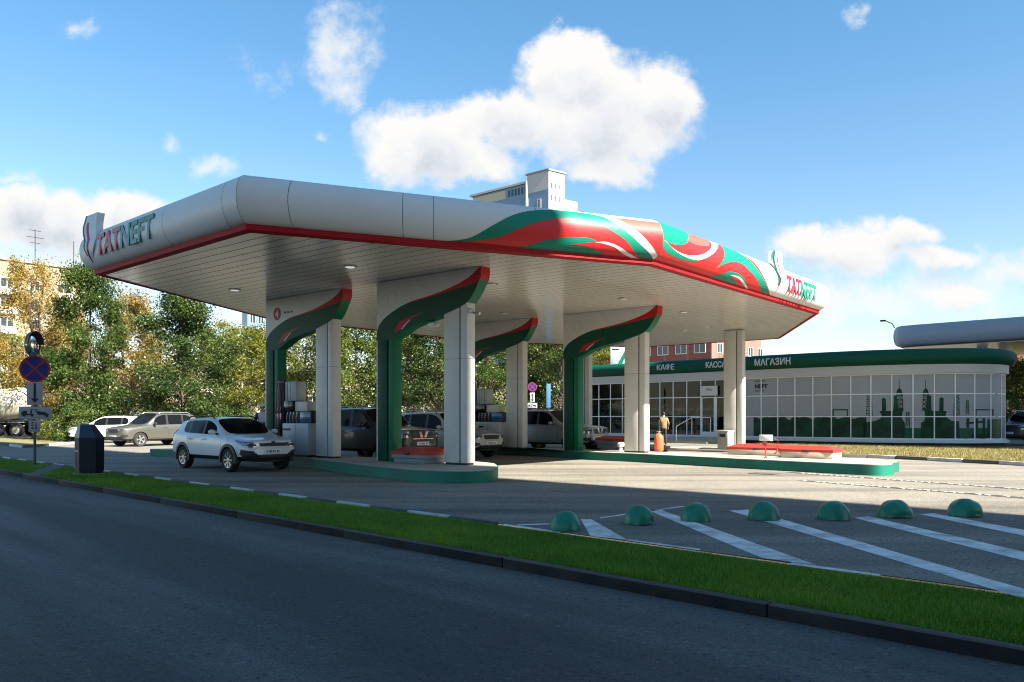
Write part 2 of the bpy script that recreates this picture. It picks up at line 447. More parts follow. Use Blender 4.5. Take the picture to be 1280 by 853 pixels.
scene.cycles.max_bounces = 6; scene.cycles.diffuse_bounces = 3; scene.cycles.glossy_bounces = 3; scene.cycles.transmission_bounces = 3

# ---------------------------------------------------------------- ground, road, verge
FORE = asphalt_mat('forecourt_asphalt', (.126, .116, .099), (.190, .174, .148), (.252, .234, .202), stain_band=.45, rough=.9)
ROADM = asphalt_mat('road_asphalt', (.054, .054, .053), (.086, .086, .085), (.135, .134, .132), stain_band=.9, rough=.75, spec=.35)
EARTH = mk('dry_earth', (.16, .135, .09), .95, var=.25, scale=.4, bump=.5, bscale=10)
KERB = mk('kerb_black', (.007, .007, .008), .75, var=.25, scale=3, bump=.3, bscale=30, tint=(.03, .03, .03), tvar=.4, spec=.25)
SOIL = mk('verge_soil', (.022, .045, .010), .95, var=.3, scale=3, bump=.6)
NK0, NK1, NF = 5.98, 6.08, 7.83; ROADZ = -.11
def sheet(name, pts, mat, kind='structure', th=0.0):
    b = MB()
    if th: b.prism([(p[0], p[1]) for p in pts], pts[0][2] - th, pts[0][2])
    else: b.face(pts)
    o = b.build(name, mat, sharp=None, recalc=False); setp(o, kind=kind); return o
# sheets built in the road frame
def rsheet(name, r0, r1, n0, n1, z, mat, kind='structure'):
    me = bpy.data.meshes.new(name); me.from_pydata([(r0, n0, 0), (r1, n0, 0), (r1, n1, 0), (r0, n1, 0)], [], [(0, 1, 2, 3)])
    o = meshobj(name, me, mat, sharp=None); o.rotation_euler = (0, 0, RANG); o.location = (0, 0, z); setp(o, kind=kind); return o
rsheet('ground', -2500, 2500, NF + .05, 3500, -.014, EARTH)
rsheet('road', -500, 300, -16, NK0 + .02, ROADZ, ROADM)
rsheet('far_ground', -2500, 2500, -1500, -16, ROADZ - .006, EARTH)
rsheet('verge_soil', -120, 60, NK1 - .05, NF + .0, -.022, SOIL)
# forecourt: from the verge to behind the shop, a lane round its far side
fp = [RD(-75, NF + .02), RD(60, NF + .02), RD(75, 40), RD(20, 66), RD(-30, 62), RD(-75, 48)]
o = sheet('forecourt', [(p.x, p.y, 0) for p in fp], FORE)
b = MB()
r = -120.0
while r < 60:                                     # kerb stones, a joint every metre
    b.box((r + .003, NK0, -.3), (r + 2.997, NK1, .004), bev=.014); r += 3.0
for f in b.bm.faces:
    if f.normal.z > .35: f.material_index = 1
o = b.build('kerb', [KERB, mk('kerb_worn_top', (.06, .06, .06), .85, var=.3, scale=6, bump=.3)]); o.rotation_euler = (0, 0, RANG); setp(o, kind='structure')
STW = mk('kerb_white_paint', (.50, .50, .49), .7, var=.25, scale=4, tint=(.1, .1, .1), tvar=.4); STD = mk('kerb_bare', (.09, .09, .09), .85, var=.25, scale=4)
b = MB(); r = -60.0; k = 0
while r < -8.0:
    b.box((r + .005, NF, -.2), (r + .995, NF + .075, .02), mi=k % 2, bev=.012); r += 1.0; k += 1
o = b.build('edging_kerb', [STW, STD]); o.rotation_euler = (0, 0, RANG); setp(o, kind='structure')
# crossing slab in the verge
PATHQ = [(-23.75, NK1 + .005), (-22.85, NK1 + .005), (-26.75, NF - .01), (-27.95, NF - .01)]
b = MB(); b.prism(PATHQ, -.2, .006)
PATHB = b.build('path', mk('path_slab', (.075, .078, .08), .85, var=.2, scale=2, bump=.3), sharp=None); PATHB.rotation_euler = (0, 0, RANG); setp(PATHB, kind='structure')
# grass blades of the verge: density follows the distance
def inpoly(x, y, P):
    c = np.zeros(len(x), bool)
    for i in range(len(P)):
        (ax, ay), (bx, by) = P[i], P[i - 1]
        c ^= ((ay > y) != (by > y)) & (x < (bx - ax) * (y - ay) / (by - ay + 1e-12) + ax)
    return c
def grass(name, areas, mat, hmin, hmax, wid, poly=None, z=-.02):
    vv = []
    for (r0, r1, n0, n1, dens) in areas:
        cnt = int((r1 - r0) * (n1 - n0) * dens)
        rr = RNG.uniform(r0, r1, cnt); nn = RNG.uniform(n0, n1, cnt)
        kk = (nn - NK1) / (NF - NK1); ok = ~((rr > -23.75 - 4.2 * kk - .05) & (rr < -22.85 - 3.9 * kk + .05)) if poly is None else inpoly(rr, nn, poly)
        vv.append(np.stack([rr[ok], nn[ok]], 1))
    P = np.concatenate(vv); N = len(P)
    h = RNG.uniform(hmin, hmax, N) * (.75 + .5 * (np.sin(P[:, 0] * 3.1) * np.cos(P[:, 1] * 4.7) * .5 + .5)); h = h * (np.clip((NF - P[:, 1]) / .3, .22, 1) if poly is None else 1.0); a = RNG.uniform(0, 2 * np.pi, N); wd = wid * RNG.uniform(.6, 1.3, N)
    lean = RNG.normal(0, .45, (N, 2)) * h[:, None]
    V = np.zeros((N, 3, 3), np.float32)
    V[:, 0, 0] = P[:, 0] - np.cos(a) * wd; V[:, 0, 1] = P[:, 1] - np.sin(a) * wd
    V[:, 1, 0] = P[:, 0] + np.cos(a) * wd; V[:, 1, 1] = P[:, 1] + np.sin(a) * wd
    V[:, 2, 0] = P[:, 0] + lean[:, 0]; V[:, 2, 1] = P[:, 1] + lean[:, 1]; V[:, 2, 2] = h
    V[:, :2, 2] = -.004
    me = bpy.data.meshes.new(name); me.vertices.add(N * 3); me.vertices.foreach_set('co', V.ravel())
    me.loops.add(N * 3); me.loops.foreach_set('vertex_index', np.arange(N * 3, dtype=np.int32))
    me.polygons.add(N); me.polygons.foreach_set('loop_start', np.arange(0, N * 3, 3, dtype=np.int32))
    me.update(); me.validate()
    o = meshobj(name, me, mat, sharp=None); o.rotation_euler = (0, 0, RANG); o.location = (0, 0, z); setp(o, kind='stuff'); return o
GRASSM = leaf_mat('grass_blade', (.026, .10, .005), (.075, .22, .012), (.24, .36, .04), .25)
DRYG = leaf_mat('dry_grass_blade', (.10, .10, .03), (.21, .18, .07), (.33, .28, .12), .2)
grass('verge_grass', [(-10, 6, NK1, NF, 7500), (-18, -10, NK1, NF, 4200), (-32, -18, NK1, NF, 1700), (-60, -32, NK1, NF, 600)], GRASSM, .035, .082, .005)
# painted hatching on the forecourt
def strip(b, quad, z=.004):
    b.face([G(x, y) + Vector((0, 0, z)) for x, y in quad])
b = MB()
for q in (((725.7, 649.7), (739.5, 649.7), (784.7, 675.6), (738.2, 670.6)), ((811, 638.6), (824.5, 637.3), (1021, 707), (952, 698)), ((911, 638.6), (936, 637.5), (1330, 751.5), (1330, 764)),
          ((1067.5, 647.9), (1084.8, 645.8), (1330, 701.8), (1330, 714)), ((1149.8, 643.2), (1168, 642), (1330, 672.4), (1330, 681)),
          ((646.6, 657.6), (646.6, 656), (688, 654.6), (688, 656)), ((750, 648.6), (750, 647.2), (855, 632.6), (855, 633.8)),
          ((629, 656.8), (630, 655.4), (702, 664.8), (700, 666.4)), ((782, 676), (783, 674.4), (876, 686.8), (875, 688.6)), ((986, 706.2), (990, 703.6), (1101, 718.6), (1099, 720.6))):
    strip(b, q)
o = b.build('road_markings', MARK, sharp=None); setp(o, kind='structure')
# ================================================================ canopy of the filling station
OCT = [(-21.6, 9.1), (-13.95, 8.75), (-9.45, 17.1), (-9.4, 29.1), (-13.9, 37.3), (-21.7, 37.3), (-26.2, 29.1), (-26.2, 17.2)]
OV = [Vector(p) for p in OCT]
def _mit(i):
    def nr(p, q):
        d = (q - p).normalized(); return Vector((d.y, -d.x))
    n1, n2 = nr(OV[i - 1], OV[i]), nr(OV[i], OV[(i + 1) % 8]); m = n1 + n2
    return m / (1 + n1.dot(n2))
MIT = [_mit(i) for i in range(8)]
CC = (-17.8, 23.2)                                   # canopy centre in the station frame
def fprof(t, off=0.0):
    ph = R(-82 + 167 * t); return -.15 + (.36 + off) * math.cos(ph), 5.79 + (.48 + off) * math.sin(ph)
def fpt(f, s, t, off=0.0):
    """point on fascia face f, s along it, t up its bulge, in canopy coordinates"""
    o_, z = fprof(t, off); a = OV[f] + MIT[f] * o_; c = OV[(f + 1) % 8] + MIT[(f + 1) % 8] * o_; p = a + (c - a) * s
    return Vector((p.x - CC[0], p.y - CC[1], z))
canopy = thing('fuel_canopy', 'wide white canopy with bulging fascia, red trim and painted swooshes over the pumps', 'canopy', UV(*CC), ANG)
b = MB(); NTT = 30
SEAMS = {0: [.28, .60, .93], 1: [.10, .34, .41, .66, .84], 2: [.02, .36, .62, .8], 3: [.3, .7], 4: [.3, .7], 5: [.3, .7], 6: [.3, .7], 7: [.3, .7]}
for f in range(8):
    ss = [0] + SEAMS[f] + [1]
    L = (OV[(f + 1) % 8] - OV[f]).length
    for i in range(len(ss) - 1):
        g = .006 / L
        s0, s1 = ss[i] + (g if i else .0005), ss[i + 1] - (g if i < len(ss) - 2 else .0005)
        for j in range(NTT):
            t0, t1 = j / NTT, (j + 1) / NTT
            b.face([fpt(f, s0, t0), fpt(f, s1, t0), fpt(f, s1, t1), fpt(f, s0, t1)])
bmesh.ops.remove_doubles(b.bm, verts=b.bm.verts[:], dist=.0008)
b.build('fascia', FASCIA, canopy, sharp=40, recalc=False)
b = MB()                                             # dark liner behind the seams
for f in range(8):
    for j in range(7):
        b.face([fpt(f, -0.0, j / 7, -.012), fpt(f, 1, j / 7, -.012), fpt(f, 1, (j + 1) / 7, -.012), fpt(f, 0, (j + 1) / 7, -.012)])
b.build('fascia_frame', mk('seam_grey', (.12, .12, .12), .8), canopy, recalc=False)
def ring(b, o0, z0, o1, z1, mi=0):
    for f in range(8):
        P = []
        for (k, o_, z) in ((f, o0, z0), ((f + 1) % 8, o0, z0), ((f + 1) % 8, o1, z1), (f, o1, z1)):
            p = OV[k] + MIT[k] * o_; P.append((p.x - CC[0], p.y - CC[1], z))
        b.face(P, mi)
b = MB(); ring(b, -.235, 5.165, -.105, 5.20); ring(b, -.105, 5.20, -.10, 5.318); ring(b, -.10, 5.318, -.2, 5.33); ring(b, -.235, 5.215, -.235, 5.165)
b.build('red_trim', mk('trim_red', (.33, .008, .013), .6, var=.08, spec=.2), canopy, recalc=False)
b = MB(); top = [(OV[i] + MIT[i] * -.11) for i in range(8)]
b.face([(p.x - CC[0], p.y - CC[1], 6.262) for p in top])
b.build('roof_deck', mk('roof_membrane', (.45, .45, .44), .8), canopy, recalc=False)
# soffit: one long slat after another, clipped to the octagon
inner = [(OV[i] + MIT[i] * -.24) for i in range(8)]
def clip(poly, ax, val, keep):
    out = []
    for i in range(len(poly)):
        A, C = poly[i - 1], poly[i]; ia, ic = (A[ax] - val) * keep >= 0, (C[ax] - val) * keep >= 0
        if ia != ic:
            k = (val - A[ax]) / (C[ax] - A[ax]); out.append((A[0] + (C[0] - A[0]) * k, A[1] + (C[1] - A[1]) * k))
        if ic: out.append(C)
    return out
b = MB(); v = 8.7; SW = .37; GAP = .026
oct_ = [(p.x, p.y) for p in inner]
while v < 37.4:
    row = clip(clip(oct_, 1, v + GAP, 1), 1, v + SW, -1)
    cuts = [-30, -24.6, -20.4, -16.2, -12.0, 0]
    for i in range(len(cuts) - 1):
        if len(row) < 3: break
        q = clip(clip(row, 0, cuts[i] + .004, 1), 0, cuts[i + 1] - .004, -1)
        if len(q) >= 3: b.face([(x - CC[0], y - CC[1], 5.2) for x, y in q])
    v += SW
b.build('soffit', SOFFIT, canopy, sharp=None, recalc=False)
b = MB(); b.face([(p.x - CC[0], p.y - CC[1], 5.222) for p in inner]); b.build('soffit_backing', mk('soffit_backing_dark', (.06, .058, .052), .8), canopy, sharp=None, recalc=False)  # dark sheet above the slats, seen as lines through the gaps
OPAL = mk('lamp_opal', (.8, .8, .78), .25, var=.02); OPALGLOW = emit_mat('lamp_opal_glow', (1, .97, .9), .12)  # lamps are off: the slight glow stands in for light they reflect
seen = [(293.5, 362, 1), (437.6, 333, 1), (615, 355, 0), (631, 391, 0), (779.5, 373, 0), (855, 390, 0), (884, 408, 0), (856, 413, 0)]
for (px, py, on) in seen:  # on picks the diffusers that get the stand-in glow
    u_, v_ = toUV(G(px, py, 5.2)); M = Matrix.Translation((u_ - CC[0], v_ - CC[1], 5.2))
    b = MB(); b.lathe([(.17, 0.01), (.17, -.025), (.135, -.028)], 24, 0, M); fr = b.build('ceiling_light', GREYM, canopy)
    b = MB(); b.lathe([(.136, -.02), (.1, -.038), (.0005, -.042)], 24, 0, M); b.build('diffuser', OPALGLOW if on else OPAL, fr)
# painted pattern (outlines in fascia coordinates: s along the face, t up the bulge)
def paint(f, lst, name, mats):
    b = MB()
    for (mi, lay, curves) in lst:
        poly = loop(*curves, k=10)
        poly = [(min(max(x, .0), 1.0), min(max(y, 0.0), 1.0)) for x, y in poly]
        q = []
        for p in poly:
            if not q or (abs(p[0] - q[-1][0]) + abs(p[1] - q[-1][1])) > 2e-4: q.append(p)
        if abs(q[0][0] - q[-1][0]) + abs(q[0][1] - q[-1][1]) < 2e-4: q.pop()
        patch(b.bm, q, lambda s, t_: fpt(f, s, t_, .0035 + .0024 * lay), (.03, .028), mi)
    return b.build(name, mats, canopy, sharp=60, recalc=False)
FM = [GREENF, REDF, FASCIA, PINK, OUTL]
C_green = [(.44, .0), (.493, .152), (.534, .345), (.577, .528), (.614, .658), (.654, .758), (.694, .831), (.754, .883), (.82, .83), (.865, .712), (.901, .575), (.937, .396), (.976, .179), (.999, 0)]
C_red = [(.447, 0), (.515, .115), (.571, .247), (.613, .395), (.654, .52), (.706, .619), (.764, .657), (.821, .603), (.859, .502), (.902, .345), (.959, .0)]
paint(1, [(0, 0, [C_green]), (1, 1, [C_red]),
    (0, 2, [[(.62, 0), (.656, .163), (.694, .274), (.744, .343), (.792, .363), (.818, .32)], [(.818, .31), (.833, .198), (.867, 0)]]),
    (1, 3, [[(.753, .217), (.79, .276), (.823, .304), (.865, .257), (.903, .143), (.94, 0)], [(.863, 0), (.821, .154), (.793, .207), (.753, .215)]]),
    (2, 4, [[(.814, .300), (.842, .325), (.88, .266), (.915, .151), (.957, 0)], [(.935, 0), (.898, .13), (.872, .232), (.839, .288), (.814, .298)]]),
    (2, 1, [[(.84, .95), (.872, .80), (.904, .66), (.935, .51), (.97, .33), (1, .14)], [(1, 0.0), (.978, .157), (.932, .363), (.89, .552), (.853, .73), (.83, .84)]]),
    (3, 2, [[(.872, .80), (.9, .80), (1, .80)], [(1, .62), (.94, .64), (.904, .655)]]),
    (1, 3, [[(.904, .655), (.94, .64), (1, .62)], [(1, .17), (.97, .34), (.935, .515), (.904, .655)]])], 'fascia_pattern', FM)
paint(2, [(1, 0, [[(0, 0), (0, .5), (0, .93)], [(.1, .93), (.34, .93)], [(.34, .93), (.4, .86), (.45, .7), (.5, .46), (.545, .28), (.615, 0)]]),
    (0, 1, [[(0, .93), (.13, .93)], [(.13, .93), (.125, .76), (.106, .56), (.072, .463), (.036, .436), (.006, .46)], [(.012, .46), (.03, .40), (.067, .317), (.116, .286), (.165, .304)], [(.165, .3), (.102, .222), (.041, .241), (.012, .30), (0, .38)]]),
    (3, 1, [[(.106, .60), (.128, .78), (.132, .93)], [(.132, .93), (.235, .93)], [(.235, .93), (.215, .68), (.18, .60)], [(.18, .60), (.14, .57), (.106, .60)]]),
    (2, 2, [[(.006, .455), (.045, .367), (.098, .334), (.15, .389), (.19, .494), (.225, .67), (.24, .93)], [(.285, .93), (.262, .72), (.22, .5), (.18, .357), (.155, .304), (.109, .29), (.059, .333), (.006, .45)]]),
    (0, 1, [[(.295, .93), (.36, .90), (.415, .75), (.462, .56), (.51, .38), (.56, .20), (.615, 0)], [(.56, 0), (.477, .309), (.423, .437), (.379, .52), (.329, .5), (.283, .397), (.25, .262)], [(.25, .265), (.27, .424), (.285, .596), (.295, .93)]]),
    (0, 2, [[(.255, 0), (.288, .186), (.323, .294), (.371, .308), (.416, .225), (.482, 0)], [(.48, 0), (.255, 0)]]),
    (1, 3, [[(.332, .23), (.375, .215), (.427, .1), (.468, 0)], [(.41, 0), (.361, .158), (.332, .225)]]),
    (2, 4, [[(.332, .235), (.377, .255), (.424, .163), (.476, 0)], [(.46, 0), (.422, .109), (.381, .203), (.332, .23)]])], 'fascia_pattern', FM)
# lettering standing on the fascia
LRED = mk('letter_red', (.42, .012, .035), .35, var=.05); LGREEN = mk('letter_green', (.006, .19, .13), .35, var=.05)
def letters(f, s0, s1, t0, t1, sh, bo):
    whole = text_mesh('TATNEFT', 1, bo, .5, sh, space=1.04)
    xs = [v.co.x for v in whole.vertices]; x0, x1 = min(xs), max(xs)
    part = text_mesh('TAT', 1, bo, .5, sh, space=1.04); xm = max(v.co.x for v in part.vertices)
    bpy.data.meshes.remove(part)
    L = (OV[(f + 1) % 8] - OV[f]).length
    bm = sliced(whole, 9)
    # islands decide the colour
    seen_, colr = set(), {}
    for v0 in bm.verts:
        if v0 in seen_: continue
        st, isl = [v0], []
        seen_.add(v0)
        while st:
            q = st.pop(); isl.append(q)
            for e in q.link_edges:
                n_ = e.other_vert(q)
                if n_ not in seen_: seen_.add(n_); st.append(n_)
        mi = 0 if sum(v.co.x for v in isl) / len(isl) < xm + .02 else 1
        for v in isl: colr[v] = mi
    for fc in bm.faces: fc.material_index = colr[fc.verts[0]]
    for v in bm.verts:
        s = s0 + (s1 - s0) * (v.co.x - x0) / (x1 - x0); t_ = t0 + (t1 - t0) * v.co.y / .69
        oo = max(fprof(t0 + (t1 - t0) * q / 8)[0] for q in range(9)) - .004 + v.co.z * .03; zz_ = fprof(t0)[1] + (fprof(t1)[1] - fprof(t0)[1]) * v.co.y / .69; aa = OV[f] + MIT[f] * oo; cc = OV[(f + 1) % 8] + MIT[(f + 1) % 8] * oo; pp_ = aa + (cc - aa) * s; v.co = Vector((pp_.x - CC[0], pp_.y - CC[1], zz_))
    me = bpy.data.meshes.new('lettering'); bm.to_mesh(me); bm.free()
    return meshobj('lettering', me, [LRED, LGREEN], canopy, sharp=30)
letters(0, .145, .55, .29, .66, .12, .03)
letters(2, .665, .89, .25, .63, -.04, .03)
# flame emblem: a bent white fin with a green and a red edge, standing through the fascia
def emblem(f, s0, wid, flip=1):
    e = None
    L = (OV[(f + 1) % 8] - OV[f]).length
    a = OV[f]; d = (OV[(f + 1) % 8] - a).normalized(); nrm = Vector((d.y, -d.x)); base = a + d * (s0 * L)
    def P(x, o_, z): q = base + d * (x * flip) + nrm * o_; return Vector((q.x - CC[0], q.y - CC[1], z))
    prof = [(.03, 5.42, .02), (.10, 5.58, .10), (.16, 5.76, .2), (.10, 5.98, .26), (-.02, 6.2, .28), (-.06, 6.36, .28), (-.02, 6.5, .26), (.03, 6.64, .24)]
    pc = [(x, z) for x, z, _ in prof]; cc_ = crom(pc, 5); ww = np.interp(np.linspace(0, 1, len(cc_)), np.linspace(0, 1, len(prof)), [q[2] for q in prof])
    def sweep(x0, x1, lift, th, mat, name, n0=0, n1=None):
        b = MB(); rows = []
        for i, ((cx, z)) in enumerate(cc_[n0:n1]):
            i += n0
            k = i / (len(cc_) - 1)
            bulge = fprof(min(max((z - 5.31) / .96, 0), 1))[0] if z < 6.27 else fprof(1.0)[0]
            if z > 5.95: bulge = max(bulge, .16 - .10 * (z - 5.95))
            o_ = bulge + .07 + lift; w_ = ww[i]
            rows.append([b.bm.verts.new(P(cx + w_ * x0, o_, z)), b.bm.verts.new(P(cx + w_ * x1, o_ - .02, z)), b.bm.verts.new(P(cx + w_ * x1, o_ - th, z)), b.bm.verts.new(P(cx + w_ * x0, o_ - th, z))])
        for i in range(len(rows) - 1):
            for j in range(4): b.bm.faces.new((rows[i][j], rows[i][(j + 1) % 4], rows[i + 1][(j + 1) % 4], rows[i + 1][j]))
        b.bm.faces.new(rows[0]); b.bm.faces.new(rows[-1])
        return b.build(name, mat, e or canopy, sharp=50)
    e = sweep(-1.0, 1.6, 0, .2, FASCIA, 'flame_emblem')
    sweep(-1.12, -.72, .012, .05, GREENF, 'emblem_stripe', 5)
    sweep(-.25, .12, .012, .04, LRED, 'emblem_stripe', 0, -7)
    return e
emblem(0, .062, .3, 1)
emblem(2, .612, .3, 1)

# ================================================================ arch supports
def portal_proto():
    t_ = thing('canopy_support', 'x', 'support', (0, 0, 0))
    TH = .16
    up = [(0.0, 3.80 - .28), (.04, 3.92 - .28), (.10, 4.02 - .28), (.33, 4.2 - .28), (.78, 4.4 - .28), (1.32, 4.55 - .28), (2.0, 4.64 - .28), (2.5, 4.72 - .28), (3.03, 4.84 - .28), (3.46, 4.99 - .28), (3.80, 5.20 - .28)]
    lo = [(.64, 3.60 - .28), (1.0, 3.74 - .28), (1.32, 3.88 - .28), (2.0, 4.02 - .28), (2.5, 4.10 - .28), (3.13, 4.26 - .28), (3.4, 4.38 - .28), (3.6, 4.58 - .28), (3.74, 4.8 - .28), (3.83, 5.0 - .28), (3.85, 5.20 - .28)]
    loC = crom(lo, 5); zt = 5.19 - .28
    poly = [(0, zt), (0, 3.60 - .28)] + loC
    nlo = len(loC)
    def side(i):
        if 1 <= i: 
            j = i - 2
            if 0 <= j < nlo - 1: return 2 if loC[j][1] > 4.85 - .28 else 1
            if i == 1: return 1
        return 0
    Mx = Matrix(((1, 0, 0, 0), (0, 0, 1, 0), (0, 1, 0, 0), (0, 0, 0, 1)))      # poly (x,z) extruded along y
    b = MB(); b.prism(poly, -TH, TH, Mx, 0, side); b.build('arch_panel', [COLW, DGREEN2, PRED], t_, sharp=40)
    upC = crom(up, 5)
    for sgn, nm in ((-1, 'green_swoosh'), (1, 'green_swoosh')):
        b = MB()
        patch(b.bm, upC + [(3.85, zt)] + loC[::-1][1:] + [(0.0, 3.60 - .28)], lambda x, z: Vector((x, sgn * (TH + .003), z)), None)
        g = b.build(nm, DGREEN, t_, sharp=None)
        red = [(1.25, 4.53 - .28), (1.7, 4.565 - .28), (2.0, 4.60 - .28), (2.5, 4.66 - .28), (3.03, 4.73 - .28), (3.46, 4.78 - .28), (3.7, 4.83 - .28), (3.79, 4.87 - .28), (3.84, 5.0 - .28)]
        b = MB(); rc = crom(red, 5)
        uu = [p for p in upC if p[0] > 1.25]
        patch(b.bm, rc + [(3.845, zt)] + uu[::-1], lambda x, z: Vector((x, sgn * (TH + .006), z)), None)
        patch(b.bm, loop([(.70, 3.78 - .28), (.90, 4.03 - .28), (1.27, 4.14 - .28), (1.8, 4.24 - .28)], [(1.8, 4.235 - .28), (1.34, 4.09 - .28), (1.12, 3.97 - .28), (.98, 3.86 - .28), (.94, 3.84 - .28)]), lambda x, z: Vector((x, sgn * (TH + .006), z)), None)
        b.build('red_stripe', PRED, g, sharp=None)
        b = MB(); patch(b.bm, loop([(.985, 3.855 - .28), (1.12, 3.97 - .28), (1.34, 4.09 - .28)], [(1.33, 4.06 - .28), (1.15, 3.94 - .28), (1.03, 3.84 - .28)]), lambda x, z: Vector((x, sgn * (TH + .0075), z)), None)
        b.build('white_stripe', LETTERW, g, sharp=None)
    b = MB(); b.box((.05, -TH - .02, 0), (.43, TH + .02, 3.60 - .28), 0, .012); b.box((.47, -TH + .0, 0), (.66, TH - .0, 3.61 - .28), 1, .012); b.box((.42, -TH + .05, .01), (.48, TH - .05, 3.58 - .28), 2)
    b.box((-.005, -TH - .01, 0), (.045, TH + .01, 3.59 - .28), 3, .006)
    b.build('post', [DGREEN, DGREEN2, DARKGAP, COLW], t_)
    b = MB(); b.box((2.56, -TH + .005, .05), (3.10, TH - .005, 4.25 - .28), 0, .012); b.box((3.14, -TH + .005, .05), (3.36, TH - .005, 4.42 - .28), 0, .012); b.box((3.08, -TH + .03, .05), (3.16, TH - .03, 4.20 - .28), 1)
    b.box((2.555, -TH + .002, 2.68), (3.365, TH - .002, 2.685), 1)
    b.box((2.60, -TH + .03, 0), (3.33, TH - .03, .06), 1)
    b.build('column', [COLW, DARKGAP], t_)
    return t_
PZ = .28
pp = portal_proto(); ports = [pp] + [copy_tree(pp) for _ in range(3)]
PL = [('white arch support with green swoosh and parking-green post, nearest the verge, beside the red-lidded box on the rounded island tip', -16.8, 14.85),
      ('arch support marked with a red number disc, behind the white hatchback', -22.1, 14.85),
      ('arch support between the pale and the silver off-roaders, its post hidden by the blue-white column', -22.05, 23.7),
      ('arch support with its column standing by the orange gas bottle', -16.8, 23.7)]
PL[0] = ('white arch support with green swoosh on the island tip that has the red-lidded box', -16.8, 14.85)
for o, (lab, u_, v_) in zip(ports, PL):
    o.location = UV(u_, v_, PZ); o.rotation_euler = (0, 0, ANG); setp(o, lab, 'support', 'arch supports under the canopy')
# number disc with three marks on the support behind the hatchback; plain rings on the two others
def ringmark(par, mat, rr, w_, x=.62, z=4.72 - .28):
    b = MB(); n = 32
    for k in range(n):
        a0, a1 = 2 * math.pi * k / n, 2 * math.pi * (k + 1) / n
        b.face([(x + rr * math.cos(a0), -.164, z + rr * math.sin(a0)), (x + rr * math.cos(a1), -.164, z + rr * math.sin(a1)), (x + (rr - w_) * math.cos(a1), -.164, z + (rr - w_) * math.sin(a1)), (x + (rr - w_) * math.cos(a0), -.164, z + (rr - w_) * math.sin(a0))])
    return b.build('number_ring', mat, par, sharp=None)
d = ringmark(ports[1], PRED, .2, .199)
me = text_mesh('4', .34, .01, .003, align='CENTER'); me.transform(Matrix.Translation((.62, -.168, 4.72 - .28 - .12)) @ Matrix.Rotation(R(90), 4, 'X')); meshobj('number', me, LETTERW, d)
for i in range(3):
    b = MB(); x = .98 + i * .17; b.box((x, -.166, 4.70 - .28), (x + .10, -.161, 4.70 - .28 + .06)); b.build('dark_mark', INK, ports[1])
for q in (0, 3): ringmark(ports[q], GREYM, .2, .018)
# the two plain columns of the far row
cw = thing('canopy_column', 'plain white canopy column behind the red lids of the sunlit island', 'column', UV(-14.1, 32.3, .15), ANG, 'plain canopy columns')
b = MB(); b.box((-.42, -.16, 0), (.14, .16, 5.0), 0, .012); b.box((.18, -.16, 0), (.42, .16, 5.0), 0, .012); b.box((.12, -.13, 0), (.2, .13, 4.98), 1); b.build('shaft', [COLW, DARKGAP], cw)
b = MB(); b.box((-.45, -.19, -.15), (.45, .19, .05)); b.build('plinth', CONC, cw)
c2 = copy_tree(cw); c2.location = UV(-21.85, 32.3, .15); setp(c2, 'plain white canopy column half hidden behind the green post next to the shop windows')

# ================================================================ pump islands
def island(name, lab, edge_px, back, grp):
    """front foot line from the photograph, back line mirrored about the row"""
    front = [toUV(G(x, y)) for x, y in edge_px]
    poly = crom(front + back, 5)
    q = []
    for p in poly:
        if not q or (abs(p[0] - q[-1][0]) + abs(p[1] - q[-1][1])) > .02: q.append(p)
    cx = sum(p[0] for p in q) / len(q); cy = sum(p[1] for p in q) / len(q)
    t_ = thing(name, lab, 'pump island', UV(cx, cy), ANG, grp)
    loc = [(p[0] - cx, p[1] - cy) for p in q]
    b = MB(); b.prism(loc, 0, .265); b.build('kerb_wall', CURBG, t_, sharp=50)
    sh = []
    n = len(loc)
    for i in range(n):
        a, c, e = Vector(loc[i - 1]), Vector(loc[i]), Vector(loc[(i + 1) % n])
        d_ = (e - a).normalized(); nn = Vector((d_.y, -d_.x)); area = 1
        sh.append(c + nn * area * .03)
    s2 = sum((loc[i][0] * loc[(i + 1) % n][1] - loc[(i + 1) % n][0] * loc[i][1]) for i in range(n))
    if s2 > 0: sh = [Vector(loc[i]) - (sh[i] - Vector(loc[i])) for i in range(n)]
    b = MB(); b.prism([(p.x, p.y) for p in sh], .255, .28); b.build('top_slab', ISLTOP, t_, sharp=50)
    return t_
island('pump_island', 'green kerbed pump island with rounded tip carrying the two supports nearest the road', [(187.5, 570.5), (226, 572.5), (300, 577.5), (371, 583.5), (420, 590), (459, 595.5), (510, 601.5), (557, 604.5), (590, 604.5), (615, 602.5), (622.5, 598)],
       [(-13.05, 15.4), (-13.7, 15.95), (-15, 16.2), (-18, 15.9), (-24, 15.75), (-29.2, 15.65)], 'pump islands')
island('pump_island', 'long sunlit green pump island with red tank lids and a pale end', [(604, 565.3), (640, 567.5), (677, 570), (729, 574.6), (800, 578.2), (860, 581.8), (930, 586), (1000, 590), (1065, 593.6), (1100, 595), (1116, 594), (1118, 591)],
       [(-5.6, 23.6), (-6.6, 24.4), (-9, 24.7), (-13, 24.7), (-18, 24.65), (-22.6, 24.5)], 'pump islands')
t_ = thing('pump_island', 'low concrete pump island in front of the shop steps', 'pump island', UV(-18, 32.3), ANG, 'pump islands')
b = MB(); b.box((-6.3, -.75, 0), (6.5, .75, .15), 0, .04); b.build('kerb_wall', CONC, t_)

